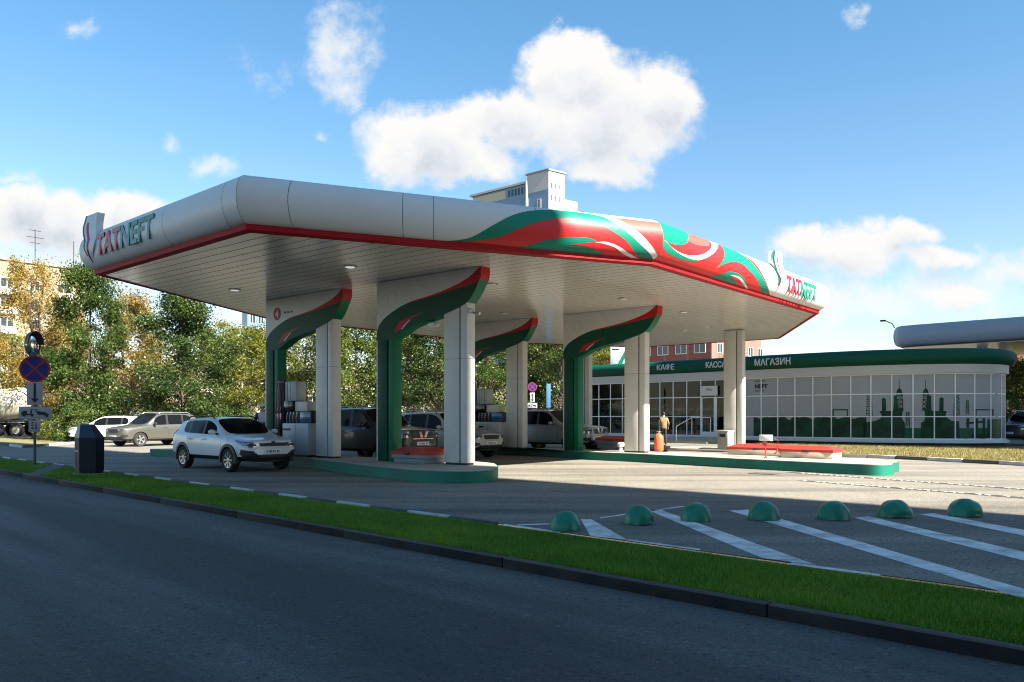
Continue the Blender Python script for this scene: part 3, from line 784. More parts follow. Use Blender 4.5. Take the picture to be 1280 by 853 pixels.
# ================================================================ dispensers between post and column
def dispenser():
    t_ = thing('fuel_dispenser', 'x', 'fuel pump')
    b = MB(); b.box((1.08, -.30, .06), (2.36, .30, 1.02), 0, .03); b.box((1.14, -.26, 0), (2.30, .26, .07), 1); b.box((1.75, -.304, .12), (1.756, -.298, .98), 1)
    body = b.build('cabinet', [mk('pump_white', (.50, .52, .53), .35, var=.06), BLACKP], t_)
    b = MB(); b.box((1.12, -.315, .80), (1.5, -.298, .86), 0); b.build('label_strip', mk('pump_blue', (.03, .07, .16), .3), body)
    b = MB(); b.box((1.14, -.18, 1.0), (2.32, .2, 1.40), 0, .02)
    for x in (1.2, 1.36, 1.52, 1.7): b.tube([(x, -.21, 1.03), (x + .03, -.24, 1.2), (x + .02, -.2, 1.36)], .022, 6, 1)
    b.build('nozzle_bay', [BLACKP, GREYM], t_)
    b = MB(); b.box((1.12, -.27, 1.38), (1.56, .2, 1.71), 0, .02); b.build('screen', mk('pump_screen', (.008, .009, .011), .1), t_)
    b = MB(); b.box((1.58, -.2, 1.38), (2.2, .2, 1.68), 0, .02); b.build('price_head', mk('pump_beige', (.55, .53, .47), .4), t_)
    b = MB(); b.box((1.9, -.24, 1.04), (2.42, -.19, 1.36), 0, .01); b.build('display', mk('pump_display', (.05, .11, .22), .15), t_)
    b = MB(); b.box((1.06, -.19, 1.70), (1.62, .19, 2.30), 0, .02)
    for x in (1.2, 1.34, 1.48): b.box((x, -.195, 1.72), (x + .012, -.185, 2.28), 1)
    b.build('pylon', [mk('pump_grey', (.40, .41, .41), .4), DARKGAP], t_)
    b = MB(); b.box((.70, -.22, .04), (1.05, .22, 2.34), 0, .02); hp = b.build('hose_panel', BLACKP, t_)
    HR = [mk('hose_red', (.30, .03, .05), .5), mk('hose_grey', (.25, .25, .26), .5), BLACKP]
    for i, x in enumerate((.75, .83, .91, .99)):
        b = MB(); b.tube([(x, -.24, 2.26), (x, -.27, 1.95), (x + .01, -.28, 1.5), (x, -.3, .9), (x + .03, -.34, .45), (x + .05, -.30, .3), (x + .06, -.26, .7), (x + .03, -.25, 1.1)], .017, 6)
        b.build('hose', HR[i % 2] if i < 3 else BLACKP, hp)
        b = MB(); b.box((x - .025, -.31, 1.12), (x + .03, -.23, 1.34), 0, .012); b.tube([(x, -.3, 1.3), (x + .02, -.33, 1.42), (x + .05, -.31, 1.5)], .014, 6); b.build('nozzle', GREYM if i % 2 else HR[0], hp)
    return t_
d1 = dispenser(); d2 = copy_tree(d1)
d1.location = UV(-22.1, 14.85, PZ); d1.rotation_euler = (0, 0, ANG); setp(d1, 'white fuel dispenser beside the front end of the white hatchback', group='fuel dispensers')
d2.location = UV(-22.05, 23.7, PZ); d2.rotation_euler = (0, 0, ANG); setp(d2, 'white fuel dispenser seen over the bonnet of the pearl white off-roader', group='fuel dispensers')

# ================================================================ lidded boxes, valves and small things on the islands
def hatch(label, loc, rz, lx, ly, h=.42, base=2):
    t_ = thing('tank_hatch', label, 'tank hatch', loc, rz, 'red lidded boxes on the islands')
    b = MB()
    if base == 2: b.box((-lx * .46, -ly * .42, 0), (lx * .46, ly * .42, h * .5), 0, .01); b.box((-lx * .49, -ly * .47, h * .45), (lx * .49, ly * .47, h * .8), 0, .01)
    else: b.box((-lx * .48, -ly * .46, 0), (lx * .48, ly * .46, h * .55), 1, .01)
    b.build('base', [GREYBOX, mk('hatch_base', (.52, .45, .36), .7, var=.15)], t_)
    z0 = h * (.8 if base == 2 else .55)
    a = [(-lx / 2, -ly / 2), (lx / 2, -ly / 2), (lx / 2, ly / 2), (-lx / 2, ly / 2)]; c = [(-lx * .36, -ly * .2), (lx * .36, -ly * .2), (lx * .36, ly * .2), (-lx * .36, ly * .2)]
    b = MB(); b.prism(a, z0, z0 + .07)
    for i in range(4):
        j = (i + 1) % 4; b.face([(*a[i], z0 + .07), (*a[j], z0 + .07), (*c[j], z0 + .17), (*c[i], z0 + .17)])
    b.face([(*p, z0 + .17) for p in c]); b.build('lid', REDLID, t_, sharp=25)
    b = MB(); b.box((-.1, -ly * .56, z0 - .0), (.1, -ly * .5, z0 + .05), 0, .01); b.build('hasp', DARKM, t_)
    return t_
hatch('red lidded grey box on the rounded island tip, between green post and blue-white column', UV(-15.15, 14.75, PZ), ANG, 1.25, 1.0, .30, 2)
pA = G(946, 569.5, PZ); hatch('red lidded box on the sunlit island, in front of the plain column', pA + UV(0, .45) , ANG, 2.0, .95, .32, 1)
pB = G(1004, 573, PZ); hatch('red lidded box at the far end of the sunlit island, beyond the valve stand', pB + UV(0.1, .4), ANG, 1.55, .95, .34, 1)
pC = G(762, 561, PZ); hatch('red lidded box in the shade beside the white vent, near the shop windows', pC + UV(.0, .55), ANG, 1.4, 1.0, .38, 2)
t_ = thing('valve_stand', 'red valve stand with white box between two red lids', 'valve stand', G(957, 572.5, PZ), ANG)
REDP = mk('pipe_red', (.45, .05, .04), .45, var=.1)
b = MB(); b.tube([(0, 0, 0), (0, 0, .52)], .025, 8); b.tube([(0, 0, .36), (.34, 0, .36), (.36, 0, .2), (.26, 0, .12)], .02, 8); b.tube([(.36, .0, .25), (.38, 0, .52), (.25, 0, .58)], .014, 6); b.lathe([(.05, 0), (.05, .02), (.001, .02)], 10); b.build('pipe', REDP, t_)
b = MB(); b.lathe([(.0005, -.02), (.075, -.02), (.085, 0), (.075, .02), (.0005, .02)], 16, 0, Matrix.Translation((0, -.05, .42)) @ Matrix.Rotation(R(90), 4, 'X')); b.build('handwheel', REDP, t_)
b = MB(); b.box((-.17, -.07, .5), (.19, .09, .68), 0, .012); b.build('meter_box', mk('box_white', (.74, .74, .72), .4), t_)
t_ = thing('gas_bottle', 'orange gas bottle standing at the foot of a white column', 'gas bottle', G(823.5, 564.5, PZ), 0)
b = MB(); b.lathe([(.001, 0), (.13, 0), (.15, .03), (.165, .08), (.165, .46), (.15, .54), (.10, .60), (.05, .63), (.001, .64)], 24); b.build('body', ORANGE, t_)
b = MB(); b.tube([(-.07, 0, .6), (-.07, 0, .7), (.07, 0, .7), (.07, 0, .6)], .012, 6); b.tube([(0, 0, .62), (0, 0, .72)], .025, 8); b.build('valve', mk('brass', (.5, .36, .18), .35, .8), t_)
t_ = thing('vent_cap', 'small white capped vent beside the shaded red lid', 'vent', G(776, 564, PZ), 0)
b = MB(); b.lathe([(.001, 0), (.12, 0), (.12, .03), (.06, .04), (.06, .14), (.12, .16), (.13, .26), (.10, .3), (.001, .31)], 18); b.build('stem', WHITE, t_)
t_ = thing('rolled_tube', 'white tube lying on the sunlit island against the column foot', 'tube', G(793, 563.5, PZ + .05), ANG + R(6))
b = MB(); b.lathe([(.001, -.34), (.055, -.34), (.055, .34), (.001, .34)], 16, 0, Matrix.Translation((0, 0, .005)) @ Matrix.Rotation(R(90), 4, 'Y')); b.build('roll', WHITE, t_)
b = MB(); b.lathe([(.06, -.36), (.06, -.33)], 16, 0, Matrix.Translation((0, 0, .005)) @ Matrix.Rotation(R(90), 4, 'Y')); b.build('end_cap', INK, t_)
t_ = thing('waste_bin', 'grey metal bin with white top in front of the plain column', 'bin', G(907, 561, .15) , R(-50))
b = MB(); b.box((-.26, -.22, 0), (.26, .22, .72), 0, .02); b.build('body', mk('bin_grey', (.33, .33, .31), .5), t_); b = MB(); b.box((-.28, -.24, .72), (.28, .24, .78), 0, .015); b.build('lid', WHITE, t_)
b = MB(); b.box((-.15, -.225, .5), (.15, -.219, .62)); b.build('slot', INK, t_)
# camera and floodlight on the arch by the road
t_ = thing('security_camera', 'small grey camera on a bracket high on the blue-white column', 'camera', UV(-13.42, 14.75, 4.14), ANG)
b = MB(); b.tube([(0, 0, 0), (.08, 0, -.02), (.14, -.02, -.02)], .018, 8); b.build('bracket', DARKM, t_)
b = MB(); b.box((.03, -.06, -.06), (.14, .05, .06), 0, .01); b.tube([(.14, 0, -.05), (.36, -.04, -.09)], .03, 10); b.tube([(.36, -.04, -.09), (.40, -.048, -.098)], .036, 10); b.build('housing', GREYM, t_)
t_ = thing('floodlight', 'small floodlight under the green arch nearest the road', 'floodlight', UV(-14.75, 14.85, 3.92), ANG)
b = MB(); b.tube([(0, 0, .16), (0, 0, .04)], .015, 6); b.build('bracket', DARKM, t_); b = MB(); b.box((-.12, -.1, -.06), (.12, .1, .04), 0, .015); b.build('housing', GREYM, t_); b = MB(); b.box((-.1, -.08, -.066), (.1, .08, -.058)); b.build('lens', OPAL, t_)
# bumper domes by the hatching
def dome(label, px0, px1, ytop, ybase, chip):
    s = (ybase - 3 - HOR) / CAMH; rad = (px1 - px0) / 2 / s; c = G((px0 + px1) / 2, ybase - 3); hgt = (ybase - ytop) / s * 1.03
    t_ = thing('bollard_dome', label, 'dome bollard', c + Vector((0, rad * .42, 0)), random.uniform(0, 6), 'green domes beside the hatching')
    n, m_ = 40, 14; b = MB(); rows = []
    for j in range(m_ + 1):
        a = (j / m_) * math.pi / 2
        row = []
        for k in range(n):
            ph = 2 * math.pi * k / n
            rr, z = rad * math.cos(a) ** .85, hgt * math.sin(a)
            p = Vector((rr * math.cos(ph), rr * math.sin(ph), z))
            row.append(p)
        rows.append(row)
    vs = [[b.bm.verts.new(p) for p in row] for row in rows[:-1]]; topv = b.bm.verts.new((0, 0, hgt))
    for j in range(len(vs) - 1):
        for k in range(n): b.bm.faces.new((vs[j][k], vs[j][(k + 1) % n], vs[j + 1][(k + 1) % n], vs[j + 1][k]))
    for k in range(n): b.bm.faces.new((vs[-1][k], vs[-1][(k + 1) % n], topv))
    rz = t_.rotation_euler.z
    if chip:                                        # broken concrete edge, facing the road
        for row in vs:
            for v in row:
                wd = Vector((math.cos(rz) * v.co.x - math.sin(rz) * v.co.y, math.sin(rz) * v.co.x + math.cos(rz) * v.co.y, v.co.z))
                f_ = (wd.x * chip[0] + wd.y * chip[1]) / rad
                w_ = max(0, min(1, (f_ - .55) * 4)) * max(0, min(1, (hgt * .45 - wd.z) * 14))
                if w_ > 0:
                    kk = 1 - w_ * (.10 + .10 * mnoise.noise(wd * 11)); v.co.x *= kk; v.co.y *= kk
    for row in vs[1:]:
        for v in row: v.co += v.co.normalized() * mnoise.noise(v.co * 9) * .012
    b.build('shell', DOME, t_, sharp=60)
    b = MB(); b.lathe([(rad * .96, -.01), (rad * 1.01, .006), (rad * .90, .024)], 40); b.build('foot', BLACKP, t_)
    return t_
DL = [(688, 727, 643.5, 667, None, 'green dome bollard nearest the grass edge, by the short white stroke'), (781, 820, 636, 659, (.7, -.7), 'green dome with a broken rim, second from the grass, between two white strokes'),
      (853, 891, 633, 655, None, 'whole green dome on the second long white stroke'), (938, 977, 631, 653.5, None, 'green dome covering the start of the longest white stroke'),
      (1025, 1066, 631, 653, None, 'smooth green dome just ahead of the fourth long stroke'), (1102.6, 1144, 629.6, 650.5, (.2, -.98), 'green dome worn at its foot, in the gap before the last stroke'),
      (1191, 1232, 628, 649, (.5, -.85), 'green dome chipped at the front, last of the row, on the last stroke')]
for (a, c, yt, yb, ch, lab) in DL: dome(lab, a, c, yt, yb, ch)
# trench drains across the forecourt
def drain(label, px):
    pts = [G(x, y) for x, y in px]; t_ = thing('trench_drain', label, 'trench drain', pts[0], math.atan2((pts[-1] - pts[0]).y, (pts[-1] - pts[0]).x), 'drain grates in the forecourt')
    L = (pts[-1] - pts[0]).length
    b = MB(); b.box((0, -.075, -.02), (L, .075, .004)); b.build('channel', mk('drain_dark', (.02, .02, .018), .8), t_)
    b = MB(); x = .05; rowv = []
    while x < L - .12:
        w_ = random.uniform(.08, .12); up_ = .015 if random.random() > .07 else .003
        rowv += [(x, .003), (x + .004, up_), (x + w_, up_), (x + w_ + .004, .003)]; x += .17
    vv = [(b.bm.verts.new((x_, -.055, z_)), b.bm.verts.new((x_, .055, z_))) for x_, z_ in rowv]
    for i in range(len(vv) - 1):
        f = b.bm.faces.new((vv[i][0], vv[i + 1][0], vv[i + 1][1], vv[i][1])); f.material_index = 0 if i % 4 != 3 else 1
    b.build('grate', [CONC, mk('drain_slot', (.02, .02, .018), .8)], t_, sharp=20)
    b = MB(); b.box((0, .075, -.02), (L, .11, .009)); b.box((0, -.11, -.02), (L, -.075, .009)); b.build('rim', mk('drain_rim', (.20, .18, .15), .8, var=.3, scale=5), t_)
drain('trench grate running from the pale end of the sunlit island', [(986, 590.8), (1300, 613.5)])
drain('trench grate closer to the row of green domes', [(1000, 601), (1300, 624.5)])
b = MB(); b.box((-.35, -.25, 0), (.35, .25, .012)); o = b.build('manhole_cover', mk('manhole', (.08, .07, .055), .8, var=.3, scale=8, bump=.5, bscale=40)); o.location = G(956, 592.5); o.rotation_euler = (0, 0, ANG); setp(o, 'dark rectangular cover in the forecourt along the sunlit island', 'manhole cover')
# ================================================================ the shop pavilion
SA = Vector((2.0, 55.9, 0))
_pp = [(2.0, 55.9)]
k = 1
while k < 17.2: _pp.append((2 + .7071 * k, 55.9 - .7071 * k)); k += 1.6
_cv = crom([(13.0, 44.9), (14.6, 43.35), (16.6, 41.65), (18.6, 40.3), (20.6, 39.45), (22.6, 39.2), (24.3, 39.75), (25.5, 41.2), (25.9, 43.2), (25.9, 46.5), (25.9, 52)], 8)
_pp += _cv[8:]
PATH = [Vector((p[0], p[1], 0)) for p in _pp]
CUM = [0.0]
for i in range(1, len(PATH)): CUM.append(CUM[-1] + (PATH[i] - PATH[i - 1]).length)
SLOC = Vector((14.6, 43.35, 0))
def spath(t_, off=0.0, z=0.0):
    t_ = min(max(t_, 0), CUM[-1] - 1e-4)
    i = max(j for j in range(len(CUM) - 1) if CUM[j] <= t_)
    d = PATH[i + 1] - PATH[i]; p = PATH[i] + d * ((t_ - CUM[i]) / (CUM[i + 1] - CUM[i]))
    def nrm(j):
        j = min(max(j, 0), len(PATH) - 2); e = (PATH[j + 1] - PATH[j]).normalized(); return Vector((e.y, -e.x, 0))
    f_ = (t_ - CUM[i]) / (CUM[i + 1] - CUM[i])
    n_ = ((nrm(i) + nrm(i - 1)) * (1 - f_) + (nrm(i) + nrm(i + 1)) * f_).normalized()
    return p + n_ * off + Vector((0, 0, z)) - SLOC
def sfind(px):
    best = min((i * .02 for i in range(int(30.3 / .02))), key=lambda q: abs((lambda P: 640 + FPX * P.x / P.y)(spath(q) + SLOC) - px))
    return best
shop = thing('shop_pavilion', 'low glazed shop pavilion with rounded green parapet and frosted picture windows', 'shop', SLOC, 0)
TS = 4.2; TT = [TS + i * .35 for i in range(int((CUM[-1] - TS) / .35))] + [CUM[-1]]
def sweep_shop(b, prof, mi=0):
    rows = [[b.bm.verts.new(spath(t_, o_, z)) for (o_, z) in prof] for t_ in TT]
    for i in range(len(rows) - 1):
        for j in range(len(prof) - 1):
            f = b.bm.faces.new((rows[i][j], rows[i + 1][j], rows[i + 1][j + 1], rows[i][j + 1])); f.material_index = mi
def bandprof(a): return .10 + .44 * math.cos(a), 4.485 + .385 * math.sin(a)
b = MB(); sweep_shop(b, [(.02, 4.1)] + [bandprof(R(-85 + 170 * k / 14)) for k in range(15)] + [(-.5, 4.86)]); b.build('parapet', SHOPG, shop, recalc=False)
b = MB(); sweep_shop(b, [(.0, 3.66), (.16, 3.66), (.18, 4.09), (.02, 4.1)]); b.build('frieze', mk('frieze_white', (.44, .44, .44), .5, var=.06), shop, recalc=False, sharp=30)
b = MB(); sweep_shop(b, [(-.05, .36), (.10, .36), (.22, .26), (.22, .19), (-.1, .19)]); b.build('sill_ledge', WHITE, shop, recalc=False, sharp=30)
b = MB(); sweep_shop(b, [(-.12, .2), (-.12, -.02)]); b.build('plinth', mk('plinth_dark', (.035, .037, .04), .7), shop, recalc=False)
b = MB(); b.face([spath(t_, -.4, 4.84) for t_ in TT] + [Vector((10.4, 58.4, 4.84)) - SLOC]); b.build('roof', mk('roof_bitumen', (.10, .10, .10), .9), shop, recalc=False, sharp=None)
b = MB(); e0 = spath(TS, 0, 0); bk = Vector((10.4, 58.4, 0)) - SLOC; e1 = spath(CUM[-1], 0, 0)
b.face([e0, bk, bk + Vector((0, 0, 4.84)), e0 + Vector((0, 0, 4.84))]); b.face([bk, e1, e1 + Vector((0, 0, 4.84)), bk + Vector((0, 0, 4.84))]); b.build('rear_wall', WHITE, shop, recalc=False, sharp=None)
# see-through glass of the sales room and the frosted picture bays
m, t, pb = base_mat('clear_shop_glass'); tr = t.n('ShaderNodeBsdfTransparent'); tr.inputs['Color'].default_value = (.36, .44, .45, 1)
gl = t.n('ShaderNodeBsdfGlossy'); gl.inputs['Roughness'].default_value = .02; fr = t.n('ShaderNodeFresnel', i_IOR=1.42); mx = t.n('ShaderNodeMixShader')
t.t.links.new(fr.outputs[0], mx.inputs[0]); t.t.links.new(tr.outputs[0], mx.inputs[1]); t.t.links.new(gl.outputs[0], mx.inputs[2]); t.t.links.new(mx.outputs[0], m.node_tree.nodes['Material Output'].inputs['Surface'])
CLEAR = m
ZR = [.36, 1.5, 2.64, 3.66]; BAY = .955; T0 = 10.02 - BAY * 10
DOOR0, DOOR1, FILM0 = 12.88, 14.79, 15.75
nb = 0
while T0 + nb * BAY < 30.5:
    t0, t1 = T0 + nb * BAY, T0 + (nb + 1) * BAY; tm = (t0 + t1) / 2; nb += 1
    if t0 < TS - .05: continue
    isdoor = DOOR0 - .1 < tm < DOOR1 + .1; film = tm > FILM0
    b = MB()
    def bar(ta, tb, za, zb, o0=-.05, o1=.035):
        P = [spath(ta, o0), spath(tb, o0), spath(tb, o1), spath(ta, o1)]
        lo = [p + Vector((0, 0, za)) for p in P]; hi = [p + Vector((0, 0, zb)) for p in P]
        b.face(lo[::-1]); b.face(hi)
        for i in range(4): b.face([lo[i], lo[(i + 1) % 4], hi[(i + 1) % 4], hi[i]])
    bar(t0 - .028, t0 + .028, .36, 3.66)
    for z in (ZR[1:3] if not isdoor else [2.6]): bar(t0 + .029, t1 - .029, z - .025, z + .025, -.05, .032)
    bar(t0 + .029, t1 - .029, .362, .42, -.05, .03); bar(t0 + .029, t1 - .029, 3.60, 3.658, -.05, .03)
    if isdoor: bar(t0 + .03, t0 + .1, .42, 2.57, -.05, .02); bar(t1 - .1, t1 - .03, .42, 2.57, -.05, .02); bar(t0 + .1, t1 - .1, .42, .62, -.05, .02)
    fr_ = b.build('door_frame' if isdoor else 'window_frame', MULL, shop, sharp=20)
    b = MB(); nq = 8 if film else 2
    for q in range(nq):
        qa, qb = t0 + .02 + (BAY - .04) * q / nq, t0 + .02 + (BAY - .04) * (q + 1) / nq; b.face([spath(qa, 0, .40), spath(qb, 0, .40), spath(qb, 0, 3.63), spath(qa, 0, 3.63)])
    bmesh.ops.remove_doubles(b.bm, verts=b.bm.verts[:], dist=.001); b.build('pane', FILM if film else CLEAR, fr_, recalc=False)
# print on the frosted film: an industrial skyline in greens
Z5 = lambda L: [(1080 + .1484 * x, 440 + .1484 * y) for x, y in L]
_cache = {}
def tz(px, py):
    key = round(px, 1)
    if key not in _cache: _cache[key] = sfind(px)
    t_ = _cache[key]; P = spath(t_) + SLOC
    return t_, CAMH + (HOR - py) / FPX * P.y
fb = MB()
def pr(L, mi=0, lay=1, conv=True):
    pl = [tz(*p) for p in (Z5(L) if conv else L)]
    pl = clip(pl, 1, .41, 1)
    if len(pl) < 3: return
    patch(fb.bm, pl, lambda a, z: spath(a, .007 + .003 * lay, z), (.14, .4), mi)
def bar2(x0, y0, x1, y1, w_, mi=0, lay=2):
    dx, dy = x1 - x0, y1 - y0; L_ = math.hypot(dx, dy); nx, ny = -dy / L_ * w_ / 2, dx / L_ * w_ / 2
    pr([(x0 + nx, y0 + ny), (x1 + nx, y1 + ny), (x1 - nx, y1 - ny), (x0 - nx, y0 - ny)], mi, lay)
te = sfind(1255)
bump = []
x = 942.0
while x < 1085:
    bump.append((x, 522 + 4.5 * mnoise.noise(Vector((x * .11, 0, 3))) + 2.5 * mnoise.noise(Vector((x * .5, 1, 3))))); x += 3
pr([(942, 556)] + [(1062, 556), (1084, 556)] + bump[::-1], 0, 1, False)
pr([(-60, 765), (1164, 765), (1164, 640), (-60, 640)], 1, 0)
pr([(-40, 765), (-40, 600), (20, 595), (100, 580), (140, 560), (150, 535), (130, 500), (152, 498), (152, 395), (165, 388), (185, 395), (188, 498), (245, 498), (255, 370), (276, 370), (290, 470), (330, 480), (318, 560), (345, 600), (345, 765)], 0, 1)
pr([(480, 765), (480, 600), (510, 580), (513, 505), (490, 478), (522, 470), (530, 370), (567, 370), (568, 498), (632, 498), (635, 390), (650, 383), (668, 390), (670, 498), (695, 500), (683, 545), (735, 580), (800, 585), (812, 765)], 0, 1)
pr([(900, 760), (900, 690), (1036, 690), (1040, 570), (1160, 565), (1166, 760)], 0, 1)
for cx in (298, 520):
    pr([(cx - 24, 346), (cx - 20, 325), (cx, 302), (cx + 20, 325), (cx + 24, 346)], 0, 1); bar2(cx, 240, cx, 305, 4)
    for y in (365, 405, 440, 475): bar2(cx - 26, y, cx + 30, y, 9)
    bar2(cx - 20, 346, cx - 26, 500, 6); bar2(cx + 20, 346, cx + 30, 500, 6)
    for y in (365, 405, 440): bar2(cx - 20, y, cx + 22, y + 38, 4); bar2(cx + 22, y, cx - 20, y + 38, 4)
for cx, y0, y1, hw in ((45, 372, 545, 22), (780, 368, 545, 22), (368, 510, 642, 14), (870, 408, 525, 10)):
    bar2(cx - hw * .7, y0, cx - hw * 1.2, y1, 5, 1); bar2(cx + hw * .7, y0, cx + hw * 1.2, y1, 5, 1)
    y = y0
    while y < y1 - 20:
        bar2(cx - hw, y, cx + hw, y + 28, 4, 1); bar2(cx + hw, y, cx - hw, y + 28, 4, 1); bar2(cx - hw * 1.1, y, cx + hw * 1.1, y, 5, 1); y += 30
for x0, x1, y0, y1 in ((942, 1084, 488, 548), (-260, -140, 488, 548)):
    bar2(x0, y1, x0, y0, 10); bar2(x0 - 5, y0, x1 + 5, y0, 10); bar2(x1, y0, x1, y1, 10)
bar2(860, 602, 1022, 588, 16); bar2(945, 560, 945, 740, 26); bar2(1010, 560, 1010, 740, 22); bar2(875, 560, 875, 640, 22)
bar2(-70, 602, 20, 588, 16); bar2(-130, 602, -60, 602, 14); bar2(-110, 560, -110, 740, 26); bar2(-20, 570, -20, 740, 24)
fb.build('window_print', [FILMG, FILMM], shop, sharp=None, recalc=False)
# words on the parapet and on one frosted pane
def onband(body, px0, px1, hgt=.42):
    t0, t1 = sfind(px0), sfind(px1)
    bmt = sliced(text_mesh(body, 1, .02, .5, 0), 8); me = bpy.data.meshes.new('lettering'); bmt.to_mesh(me); bmt.free(); xs = [v.co.x for v in me.vertices]; x0, x1 = min(xs), max(xs)
    for v in me.vertices:
        a = R(-2) + (v.co.y / .7 - .5) * hgt / .40
        o_, z = bandprof(a); v.co = spath(t0 + (t1 - t0) * (v.co.x - x0) / (x1 - x0), o_ + .02 + v.co.z * .03, z)
    meshobj('lettering', me, LETTERW, shop, sharp=30)
onband('КАФЕ', 827.5, 849, .34); onband('КАССА', 888.5, 913.5, .35); onband('МАГАЗИН', 949, 993, .38)
me = text_mesh('NEFT', 1, .05, .005, 0); xs = [v.co.x for v in me.vertices]; x0, x1 = min(xs), max(xs); ta, tb = sfind(943.5), sfind(959.5)
for v in me.vertices: v.co = spath(ta + (tb - ta) * (v.co.x - x0) / (x1 - x0), .012 + v.co.z, 3.08 + v.co.y * .30)
meshobj('pane_lettering', me, INK, shop, sharp=None)
for z, l in ((3.45, .8), (2.9, .75)):
    b = MB(); b.face([spath(ta + .0, .012, z), spath(ta + .75 * l, .012, z), spath(ta + .75 * l, .012, z + .05), spath(ta, .012, z + .05)])
    b.build('small_print', INK, shop, sharp=None, recalc=False)
# door sign, steps, rail
def sbox(b, ta, tb, o0, o1, z0, z1, mi=0):
    P = [spath(ta, o0), spath(tb, o0), spath(tb, o1), spath(ta, o1)]
    lo = [p + Vector((0, 0, z0)) for p in P]; hi = [p + Vector((0, 0, z1)) for p in P]
    b.face(lo[::-1], mi); b.face(hi, mi)
    for i in range(4): b.face([lo[i], lo[(i + 1) % 4], hi[(i + 1) % 4], hi[i]], mi)
ta, tb = sfind(878.5), sfind(898)
b = MB(); sbox(b, ta, tb, .1, .16, 2.72, 3.28); sg = b.build('door_sign', mk('sign_offwhite', (.55, .54, .50), .5), shop)
me = text_mesh('Вход', 1, .0, .004, .25); xs = [v.co.x for v in me.vertices]; x0, x1 = min(xs), max(xs)
for v in me.vertices: v.co = spath(ta + (tb - ta) * (.3 + .35 * (v.co.x - x0) / (x1 - x0)), .165 + v.co.z, 3.02 + v.co.y * .2)
meshobj('sign_lettering', me, INK, sg, sharp=None)
b = MB(); sbox(b, ta - 1.6, tb + 1.2, .24, 1.6, 0, .31); sbox(b, ta - 1.9, tb + .9, 1.6, 1.95, 0, .21); sbox(b, ta - 2.2, tb + .6, 1.95, 2.3, 0, .1)
b.build('entrance_steps', mk('step_stone', (.42, .38, .31), .85, var=.15), shop, sharp=20)
rl = thing('handrail', 'white tubular handrail climbing the shop steps', 'handrail', spath(sfind(872), 2.0) + SLOC, 0)
P0 = spath(sfind(872), 2.2); P1 = spath(sfind(879), 1.2); off = P0 - spath(sfind(872), 2.0)
q0 = spath(sfind(872), 2.0); P0 = spath(sfind(872), 2.25) - q0; P1 = spath(sfind(880), 1.3) - q0; P2 = spath(sfind(903), 1.3) - q0
zz = lambda p, z: Vector((p.x, p.y, z))
b = MB(); b.tube([zz(P0, .82), zz(P0, .95), zz(P1, 1.45), zz(P2, 1.45)], .032, 8); b.build('rail', WHITE, rl)
for p in (P0, P1, P2):
    b = MB(); b.tube([zz(p, .0), zz(p, 1.43 if p is not P0 else .93)], .028, 8); b.build('upright', WHITE, rl)
# sales room seen through the clear bays
b = MB()
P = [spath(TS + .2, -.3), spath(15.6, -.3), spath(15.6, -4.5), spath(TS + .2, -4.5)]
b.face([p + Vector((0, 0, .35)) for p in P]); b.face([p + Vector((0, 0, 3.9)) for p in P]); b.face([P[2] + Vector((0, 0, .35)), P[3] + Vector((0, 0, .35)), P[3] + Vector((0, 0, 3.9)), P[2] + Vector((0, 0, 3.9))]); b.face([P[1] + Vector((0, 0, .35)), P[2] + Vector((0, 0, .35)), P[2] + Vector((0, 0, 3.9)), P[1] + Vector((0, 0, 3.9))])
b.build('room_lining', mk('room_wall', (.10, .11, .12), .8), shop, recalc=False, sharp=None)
GOODS = [mk('goods_' + n_, c_, .4) for n_, c_ in (('pale', (.55, .55, .5)), ('blue', (.06, .14, .3)), ('red', (.4, .05, .05)), ('dark', (.05, .05, .06)), ('green', (.05, .2, .1)))]
for i, ta in enumerate((5.3, 7.1, 8.9, 10.7, 12.4)):
    t_ = thing('shop_shelf', 'x', 'shelf', spath(ta, -1.5, .36) + SLOC, R(-45), 'stocked shelves behind the shop glass')
    setp(t_, ['shelf of goods behind the first clear panes', 'shelf of goods behind the panes by the green post', 'shelf hidden behind the white columns in the shop', 'shelf behind the panes where the man walks', 'shelf of goods just inside the shop entrance'][i])
    b = MB(); b.box((-.8, -.03, 0), (.8, .2, 1.9), 0)
    for z in (.3, .75, 1.2, 1.65): b.box((-.8, -.35, z), (.8, -.03, z + .03), 0)
    b.build('rack', GREYM, t_)
    b = MB()
    for z in (.33, .78, 1.23, 1.68):
        x = -.78
        while x < .7:
            w_ = random.uniform(.06, .2); h_ = random.uniform(.15, .36); b.box((x, -.32, z), (x + w_, -.1, z + h_), random.randrange(5)); x += w_ + .01
    o = b.build('goods', GOODS, t_); o['kind'] = 'stuff'
# dry lawn with a black and white kerb in front of the shop
def polysheet(name, pts, z, mat, kind='structure', th=.0):
    b = MB(); b.prism([(p.x, p.y) for p in pts], -.05, z); o = b.build(name, mat, sharp=None); setp(o, kind=kind); return o
LAWN = mk('dry_lawn', (.17, .145, .06), .95, var=.3, scale=1.5, bump=.8, bscale=30, tint=(.14, .15, .05), tvar=.6)
k0 = [G(1030, 571.5), G(1085, 572.5), G(1120, 574), G(1160, 576), G(1204, 578.5), G(1250, 580.8), G(1330, 586)]
bk_ = [p + Vector((0, 0, 0)) for p in (spath(27.5, 3.2) + SLOC, spath(24, .9) + SLOC, spath(21, .9) + SLOC, spath(18.5, .9) + SLOC, spath(16.8, 1.0) + SLOC)]
polysheet('lawn', k0 + [Vector((30, 34, 0))] + bk_, .05, LAWN)
lp = [toRD(p_) for p_ in k0 + [Vector((30, 34, 0))] + bk_]
